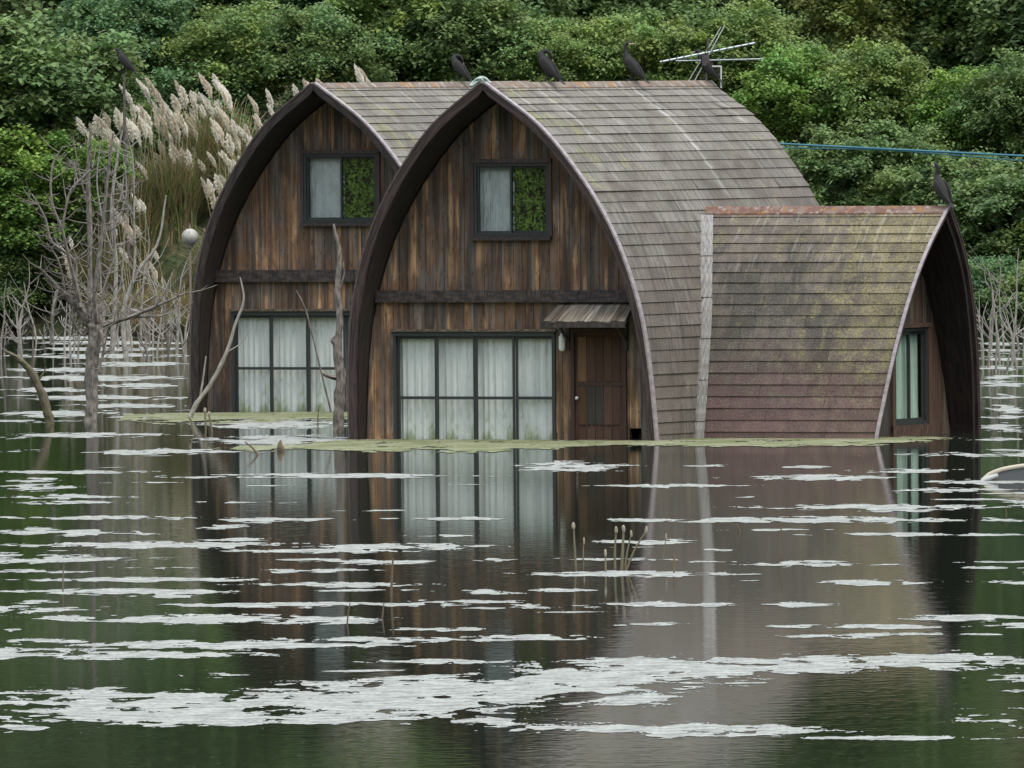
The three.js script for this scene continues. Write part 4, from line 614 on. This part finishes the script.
// drowned saplings along the far shore
const twigMats = [greyTwig, paleBark, std(0.13, 0.11, 0.09, 0.95)];
function sapling(label, px, py, hpx, group, forks, mat) {
  const b = W(px, py), k = px2(b.z), h = hpx / k, g = thing('dead_sapling', label, 'dead sapling', b, group), lean = R(-0.25, 0.25), pts = [];
  for (let i = 0; i <= 4; i++) { const t = i / 4; pts.push([lean * h * t + R(-0.05, 0.05) * h * t, h * t - (i ? 0 : 0.25), R(-0.1, 0.1) * t, mix(0.04, 0.008, t) * (0.6 + h * 0.12)]); }
  mesh('trunk', limb(pts, 5, 2), mat, g);
  for (let f = 0; f < forks; f++) { const i = 1 + Math.floor(R(0, 2.9)), q = pts[i], s = rnd() < 0.5 ? -1 : 1, l = h * R(0.2, 0.5), u = R(0.35, 0.9); mesh('branch', limb([[q[0], q[1], q[2], q[3] * 0.7], [q[0] + s * l * 0.35, q[1] + l * u * 0.6, q[2] + R(-0.2, 0.2), q[3] * 0.5], [q[0] + s * l * R(0.35, 0.7), q[1] + l * u * 1.3, q[2] + R(-0.3, 0.3), 0.006]], 4, 2), mat, g); }
}
rnd = mulberry(505);
const nth = n => n + (n % 100 > 10 && n % 100 < 14 ? 'th' : ['th', 'st', 'nd', 'rd'][n % 10] ?? 'th'), toneWord = ['grey brown', 'pale grey', 'dark'];
function thicket(list, group, where) { list.sort((a, b) => a[0] - b[0]).forEach(([x, y, h, f, m], i) => sapling(`${h > 75 ? 'tall' : h > 40 ? 'middling' : 'short'} ${toneWord[m]} drowned sapling, ${nth(i + 1)} from the left ${where}`, x, y, h, group, f, twigMats[m])); }
{ const l = []; for (let i = 0; i < 64; i++) l.push([i < 40 ? R(-8, 192) : R(50, 192), R(330, 362), R(18, 85) * (rnd() < 0.3 ? 1.5 : 0.8), 2 + Math.floor(R(0, 4)), Math.floor(R(0, 2.6))]); thicket(l, 'drowned saplings by the far left shore', 'along the far left shore'); }
thicket([[988, 368, 112, 4], [1000, 362, 96, 3], [1011, 366, 118, 5], [1022, 364, 100, 4], [983, 358, 70, 3], [996, 372, 60, 2], [1006, 374, 54, 2], [1018, 371, 62, 3], [990, 350, 60, 3], [1004, 348, 70, 3], [1020, 350, 64, 3], [980, 345, 44, 2], [1014, 356, 44, 2], [1030, 368, 90, 4]].map(a => [...a, Math.floor(R(0, 2))]), 'drowned saplings right of the wing', 'beyond the low side wing');
// twigs and stubs in the near water
const stubMat = std(0.16, 0.12, 0.075, 0.9), stalkMat = std(0.19, 0.16, 0.10, 0.9), headMat = std(0.36, 0.31, 0.24, 0.95);
function stalk(label, px, py, tx, ty, rpx, head, group, name = 'reed_stalk') {
  const b = W(px, py), k = px2(b.z), t = P(tx, ty, b.z).sub(b), g = thing(name, label, name === 'reed_stalk' ? 'reed' : 'twig', b, group);
  mesh('stem', limb([[-t.x * 0.1, -0.15, 0, rpx / k], [t.x * 0.5 + R(-0.01, 0.01), t.y * 0.5, 0, rpx * 0.85 / k], [t.x, t.y, 0, rpx * 0.6 / k]], 5, 3), head ? stalkMat : stubMat, g);
  if (head) { const hg = limb([[t.x, t.y - 0.03, 0, rpx * 0.8 / k], [t.x * 1.01, t.y, 0, rpx * 1.15 / k], [t.x * 1.02, t.y + 0.04, 0, rpx * 1.0 / k], [t.x * 1.03, t.y + 0.06, 0, rpx * 0.4 / k]], 7, 3, 0.35); mesh('seed_head', hg, headMat, g); }
}
for (const [l, ...a] of [['tall brown reed with a pale head left of the reed group', 576, 566, 573.5, 527, 1.4, 1], ['short thin reed just right of the tall one', 584, 560, 584, 542, 0.8, 1], ['low crooked reed stub between the tall reed and the group', 606, 572, 605.5, 554, 1.2, 1], ['left upright reed of the tight group', 615, 568, 616, 531, 1.6, 1], ['thick middle reed of the tight group', 621, 570, 623.5, 530, 1.9, 1], ['slim reed right of the thick middle one', 624, 566, 631, 535, 1.2, 1], ['slanting reed leaning right out of the group', 624, 570, 646, 531, 1.3, 1], ['faint thin reed right of the slanting one', 662, 560, 666, 538, 0.8, 1], ['ochre reed farthest right of the group', 674, 573, 674, 552, 1.4, 0]]) stalk(l, ...a, 'reeds in front of the door');
for (const [l, px, py, tx, ty, r] of [['brown twig standing in the foreground left of centre', 391, 597, 393, 558, 1.6], ['short twig near the brown foreground twig', 346, 624, 350, 603, 1.0], ['small dark twig right of the brown foreground twig', 381, 618, 384, 602, 1.0], ['thin twig standing in scum near the left edge', 63, 592, 64, 562, 1.0], ['slanted twig in the water in front of the wing', 777, 560, 782, 522, 1.1], ['short twig under the main roof corner', 691, 456, 691, 447, 1.0], ['dark diagonal twig before the farther house windows', 262, 455, 245, 442, 1.2], ['thin upright weed stem before the farther house windows', 318, 428, 319, 405, 0.8], ['tiny twig lying near the slanted twig', 742, 532, 736, 524, 0.9], ['small stick near the right edge', 1006, 515, 1006, 505, 0.8]]) stalk(l, px, py, tx, ty, r, 0, null, 'water_twig');
{ const p = W(281, 451), g = thing('broken_stub', 'stubby broken stake in water before the farther house', 'stake', p), k = px2(p.z); mesh('stem', limb([[0, -0.1, 0, 4 / k], [0, 0.05, 0, 3.6 / k], [-0.01, 0.12, 0, 2.4 / k], [0.0, 0.18, 0, 0.6 / k]], 7, 3, 0.3), stubMat, g); }
for (const [l, px, py, tx, ty] of [['crooked weed stem with a pale head at the farther house corner', 206, 428, 205, 411], ['left weed stem at the farther house corner', 194, 432, 190, 418], ['right weed stem at the farther house corner', 213, 432, 209, 415]]) stalk(l, px, py, tx, ty, 1.3, 1, 'weeds at the farther house corner', 'weed_stem');
{ // bent pale plank or gunwale coming out of the water at the right edge
  const p = W(985, 481), g = thing('sunken_boat', 'half sunken boat rim curving out of the water at right edge', 'boat', p), k = px2(p.z);
  const c = [[981, 481], [989, 475], [1000, 470], [1014, 467], [1030, 465], [1050, 465]].map(q => P(...q, p.z).sub(p));
  const rim = [], hull = []; mesh('rim', limb(c.map((q, i) => [q.x, q.y, i * 0.03, (i === 0 ? 1.2 : i === 1 ? 2.6 : 2.2) / k]), 7, 4, 0.05), std(0.50, 0.45, 0.36, 0.7), g);
  const pos = []; for (let i = 0; i + 1 < c.length; i++) { const a = c[i], b = c[i + 1], za = i * 0.03, zb = (i + 1) * 0.03; const q = (A, B, C, D) => pos.push(...A, ...B, ...C, ...A, ...C, ...D); q([a.x, -0.1, za - 0.02 + 0.06], [b.x, -0.1, zb + 0.04], [b.x, b.y, zb], [a.x, a.y, za]); q([a.x, a.y, za], [b.x, b.y, zb], [b.x + 0.2, -0.05, zb - 0.75], [a.x + 0.2, -0.05, za - 0.75]); }
  mesh('hull', soup(pos), std(0.07, 0.075, 0.08, 0.6, { side: THREE.DoubleSide }), g);
  mesh('bow_plate', limb([[c[0].x, -0.02, 0.03, 1.5 / k], [(c[0].x + c[1].x) / 2 + 0.03, c[1].y * 0.35, 0.05, 3.5 / k], [c[2].x - 0.03, c[2].y * 0.55, 0.05, 2.5 / k]], 6, 3, 0), std(0.48, 0.50, 0.50, 0.6), g);
}

// ---------------------------------------------------------------- lamp post, cable, antenna, rope
{ const b = P(190, 237, -26), g = thing('lamp_post', 'garden lamp post with a white globe left of the farther house', 'lamp post', V(b.x, 0, -26)); mesh('post', limb([[0, -0.4, 0, 0.028], [0, b.y * 0.5, 0, 0.025], [0, b.y - 0.1, 0, 0.022]], 8, 2, 0), std(0.24, 0.19, 0.15, 0.7), g); const gl = mesh('globe', new THREE.SphereGeometry(0.155, 24, 16), std(1, 1, 1, 0.5, { map: tex(128, 64, (u, v) => { const t = 0.38 + 0.14 * fbm(u * 6, v * 4) - 0.12 * sst(0.1, 0.4, fbm(u * 14 + 3, v * 3)); return [t, t * 0.97, t * 0.9]; }) }), g); gl.position.y = b.y; mesh('finial', new THREE.ConeGeometry(0.022, 0.14, 8).translate(0, b.y + 0.21, 0), std(0.24, 0.2, 0.16, 0.7), g); mesh('collar', new THREE.CylinderGeometry(0.06, 0.045, 0.07, 12).translate(0, b.y - 0.17, 0), std(0.24, 0.2, 0.16, 0.6), g); }
{ const cm = std(0.05, 0.22, 0.30, 0.5), a = P(785, 144, -98), b = P(1024, 156, -78), at = t => V(mix(a.x, b.x, t), mix(a.y, b.y, t), mix(a.z, b.z, t)), tL = -2.6, tR = 2.2;
  [tL, tR].forEach((t, i) => { const p = at(t), y0 = Math.max(groundH(p.x, p.z), -0.5), g = thing('utility_pole', i ? 'wooden cable pole beyond the right edge' : 'wooden cable pole beyond the left edge', 'pole', V(p.x, y0, p.z), 'cable poles'), h = p.y - y0; mesh('shaft', limb([[0.1, -1, -0.1, 0.13], [0.1, h / 2, -0.1, 0.12], [0.1, h + 0.6, -0.1, 0.1]], 10, 2, 0.03), trunkMat, g); mesh('crossarm', box(-0.3, 0.3, h - 0.13, h - 0.02, -0.06, 0.06), trunkMat, g); });
  for (const [dy, r, l] of [[0, 0.026, 'thick upper'], [-0.10, 0.015, 'thin lower']]) { const pts = []; for (let i = 0; i <= 16; i++) { const t = mix(tL, tR, i / 16), p = at(t); pts.push([p.x, p.y + dy * (0.6 + 0.4 * Math.sin(i * 1.7)), p.z, r]); } const c = mesh(numbered('cable'), limb(pts, 6, 3, 0), cm, scene); tag(c, l + ' strand of the blue cable strung behind the houses', 'cable', 'blue cables'); } }
{ // television aerial at the far end of the front ridge
  const z = O1.z - 7.6 * Math.cos(TH), base = P(706, 82, z), g = thing('tv_antenna', 'metal television aerial with two booms on the ridge end', 'antenna', base), al = std(0.42, 0.47, 0.50, 0.4, { metalness: 0.5 }), dk = std(0.08, 0.07, 0.07, 0.6), L = (x, y, dz = 0) => P(x, y, z + dz).sub(base).toArray();
  mesh('mast', limb([[...L(706, 90), 0.022], [...L(707, 60), 0.02], [...L(708, 38), 0.018]], 8, 2, 0), dk, g);
  const bar = (a, b, r) => limb([[...a, r], [...b, r]], 6, 1, 0);
  const b1 = mesh('boom', bar(L(660, 62, 0.3), L(755, 43, -0.3), 0.02), al, g), b2 = mesh('boom', bar(L(676, 61), L(763, 59), 0.014), al, g);
  for (let i = 0; i < 14; i++) { const t = i / 13; mesh('element', bar(L(mix(661, 754, t), mix(62, 43.5, t), mix(0.3, -0.3, t) - 0.55 + 0.1 * t), L(mix(663, 756, t), mix(60.5, 42, t), mix(0.3, -0.3, t) + 0.55 - 0.1 * t), 0.007), al, b1); }
  for (let i = 0; i < 7; i++) { const t = i / 6; mesh('element', bar(L(mix(678, 761, t), mix(65, 62.5, t), -0.2), L(mix(678, 761, t), mix(56, 55, t), 0.2), 0.006), al, b2); }
  mesh('clamp_box', box(-0.06, 0.06, 0.28, 0.46, -0.05, 0.05), dk, g);
  const ru = std(0.45, 0.48, 0.44, 0.5, { metalness: 0.2 }); mesh('stay_rod', bar(L(694, 82), L(725, 25), 0.011), ru, g); mesh('stay_rod', bar(L(688, 82), L(721, 27), 0.009), ru, g);
  mesh('bracket', merge([bar(L(721, 88), L(721, 66), 0.016), bar(L(721, 66.5), L(712, 66.5), 0.016)]), std(0.6, 0.62, 0.6, 0.5), g);
}
{ const loc = V(-0.02, 5.97, 0.15), p = loc.clone().applyAxisAngle(V(0, 1, 0), -TH).add(O1), q = P(481, 78, p.z - 1.0), g = thing('rope_tangle', 'tangle of pale green rope lying behind the front peak', 'rope', V(q.x, 5.95, q.z)); const m = std(0.38, 0.47, 0.43, 0.8); rnd = mulberry(9); for (let i = 0; i < 7; i++) { const a = R(-0.2, 0.0), b = R(0.02, 0.22), h = R(0.03, 0.13); mesh('strand', limb([[a, -0.04, R(-0.1, 0.1), 0.02], [mix(a, b, 0.35), h, R(-0.1, 0.1), 0.022], [mix(a, b, 0.75), h * 0.8, R(-0.1, 0.1), 0.022], [b, -0.05, R(-0.1, 0.1), 0.018]], 6, 4, 0.1), m, g); } }

// ---------------------------------------------------------------- cormorants
const plumage = std(0.012, 0.012, 0.013, 0.8), wingMat = std(0.020, 0.018, 0.019, 0.8), billMat = std(0.42, 0.33, 0.20, 0.5), cheekMat = std(0.55, 0.50, 0.42, 0.7), footMat = std(0.02, 0.02, 0.02, 0.7);
// body drawn through rings [x, y, z, half width, half depth]; the bird faces +x, tail to -x
function ringBody(rings, sides = 12) {
  const cv = new THREE.CatmullRomCurve3(rings.map(r => V(r[0], r[1], r[2])), false, 'centripetal'), n = rings.length, N = (n - 1) * 4, pos = [], idx = [];
  for (let i = 0; i <= N; i++) { const t = i / N, c = cv.getPoint(t), d = cv.getTangent(t), f = t * (n - 1), k = Math.min(n - 2, Math.floor(f)), sm = f - k, w = mix(rings[k][3], rings[k + 1][3], sm), h = mix(rings[k][4], rings[k + 1][4], sm); const a = V(0, 0, 1).addScaledVector(d, -d.z).normalize(), b = V().crossVectors(d, a); for (let j = 0; j < sides; j++) { const an = j / sides * 6.2832, p = c.clone().addScaledVector(a, Math.cos(an) * w).addScaledVector(b, Math.sin(an) * h); pos.push(p.x, p.y, p.z); } }
  for (let i = 0; i < N; i++) for (let j = 0; j < sides; j++) { const a = i * sides + j, b = i * sides + (j + 1) % sides; idx.push(a, b, a + sides, b, b + sides, a + sides); }
  for (const i of [0, N]) { const c = cv.getPoint(i / N), m = pos.length / 3; pos.push(c.x, c.y, c.z); for (let j = 0; j < sides; j++) { const a = i * sides + j, b = i * sides + (j + 1) % sides; i ? idx.push(m, a, b) : idx.push(m, b, a); } }
  const g = new THREE.BufferGeometry(); g.setAttribute('position', new THREE.Float32BufferAttribute(pos, 3)); g.setIndex(idx); g.computeVertexNormals(); return g;
}
function cormorant(label, at, turn, pose, scale = 1) {
  const g = thing('cormorant', label, 'bird', at, 'cormorants perched on the houses'); g.rotation.y = turn; g.scale.setScalar(scale);
  const tail = [[-0.33, -0.06, 0, 0.050, 0.006], [-0.20, 0.04, 0, 0.045, 0.016], [-0.12, 0.11, 0, 0.065, 0.055], [-0.03, 0.22, 0, 0.095, 0.088], [0.05, 0.33, 0, 0.098, 0.090], [0.10, 0.42, 0, 0.075, 0.066]];
  const neck = { up: [[0.115, 0.49, 0, 0.042, 0.040], [0.10, 0.56, 0, 0.030, 0.030], [0.105, 0.63, 0, 0.030, 0.031], [0.14, 0.66, 0, 0.033, 0.032], [0.175, 0.662, 0, 0.022, 0.022], [0.19, 0.66, 0, 0.012, 0.012]], back: [[0.115, 0.49, 0, 0.042, 0.040], [0.125, 0.56, 0, 0.030, 0.030], [0.11, 0.63, 0.01, 0.030, 0.031], [0.07, 0.655, 0.02, 0.033, 0.032], [0.035, 0.65, 0.025, 0.022, 0.022], [0.02, 0.648, 0.028, 0.012, 0.012]], tucked: [[0.10, 0.47, 0.02, 0.050, 0.048], [0.05, 0.50, 0.05, 0.036, 0.034], [0.0, 0.47, 0.085, 0.034, 0.032], [-0.03, 0.41, 0.10, 0.030, 0.028], [-0.05, 0.36, 0.11, 0.012, 0.012]], hunched: [[0.12, 0.46, 0, 0.055, 0.050], [0.13, 0.50, 0, 0.040, 0.038], [0.155, 0.51, 0, 0.034, 0.033], [0.19, 0.50, 0, 0.024, 0.023], [0.205, 0.497, 0, 0.012, 0.012]] }[pose];
  mesh('body', ringBody([...tail, ...neck]), plumage, g);
  for (const s of [1, -1]) { mesh('wing', ringBody([[-0.25, 0.02, s * 0.035, 0.008, 0.022], [-0.14, 0.12, s * 0.075, 0.016, 0.060], [-0.03, 0.24, s * 0.098, 0.020, 0.085], [0.05, 0.345, s * 0.095, 0.018, 0.070], [0.085, 0.40, s * 0.075, 0.008, 0.03]], 8), wingMat, g); mesh('leg', limb([[-0.02, 0.16, s * 0.04, 0.022], [0.0, 0.06, s * 0.045, 0.013], [0.0, 0.0, s * 0.045, 0.012]], 6, 2, 0), footMat, g); mesh('foot', merge([-0.5, 0, 0.5].map(a => limb([[0, 0.012, s * 0.045, 0.010], [0.08 * Math.cos(a), 0.008, s * 0.045 + 0.08 * Math.sin(a), 0.006]], 5, 1, 0))), footMat, g); }
  const e = neck[neck.length - 1], p = neck[neck.length - 2], dx = e[0] - p[0], dy = e[1] - p[1], dz = e[2] - p[2], l = Math.hypot(dx, dy, dz), q = t => [p[0] + dx / l * t, p[1] + dy / l * t, p[2] + dz / l * t];
  mesh('bill', limb([[...q(0.01), 0.013], [...q(0.06), 0.009], [...q(0.105), 0.004]], 6, 3, 0), billMat, g);
  if (pose === 'up' || pose === 'back') mesh('cheek', new THREE.SphereGeometry(0.026, 10, 8).scale(1, 0.8, 1.25).translate(pose === 'up' ? 0.165 : 0.045, pose === 'up' ? 0.648 : 0.64, pose === 'up' ? 0 : 0.023), cheekMat, g);
}
const ridge = (H, px) => { // point on a ridge seen at that column
  let lo = -7.8, hi = 0.8; const at = z => V(0, 5.985, z).applyAxisAngle(V(0, 1, 0), -TH).add(H); const sx = p => { const q = p.clone().sub(EYE).applyMatrix4(camRot.clone().invert()); return 512 + FOCAL * q.x / -q.z; };
  for (let i = 0; i < 40; i++) { const m = (lo + hi) / 2; sx(at(m)) > px ? lo = m : hi = m; } return at(lo); };
cormorant('cormorant above the valley between the two roofs, leftmost on the ridge', ridge(O2, 459), 2.75, 'tucked', 0.92);
cormorant('preening cormorant with tucked head on the front ridge', ridge(O1, 547), 2.7, 'tucked', 1.0);
cormorant('cormorant with raised head and pale bill on mid ridge', ridge(O1, 632), 2.75, 'back', 0.95);
cormorant('hunched cormorant perched in front of the aerial', ridge(O1, 706), 2.75, 'hunched', 0.95);
{ const p = V(wingEnd(3.8) - 0.1, 3.87, WZ).applyAxisAngle(V(0, 1, 0), -TH).add(O1); cormorant('cormorant upright on the peak of the low side wing', p, 2.2, 'up', 1.0); }
{ const p = P(124, 72, -108.6); cormorant('black bird perched in the trees at upper left', p, 2.9, 'hunched', 1.05); const pr = thing('dead_pole', 'slim dead trunk the upper left black bird perches on', 'dead tree', V(p.x, Math.max(0, groundH(p.x, p.z)) - 0.1, p.z)); mesh('trunk', limb([[0.1, 0, 0, 0.06], [0.02, (p.y - pr.position.y) * 0.6, 0.05, 0.045], [0, p.y - pr.position.y + 0.0, 0, 0.03]], 7, 3), trunkMat, pr); }
renderer.render(scene, camera);
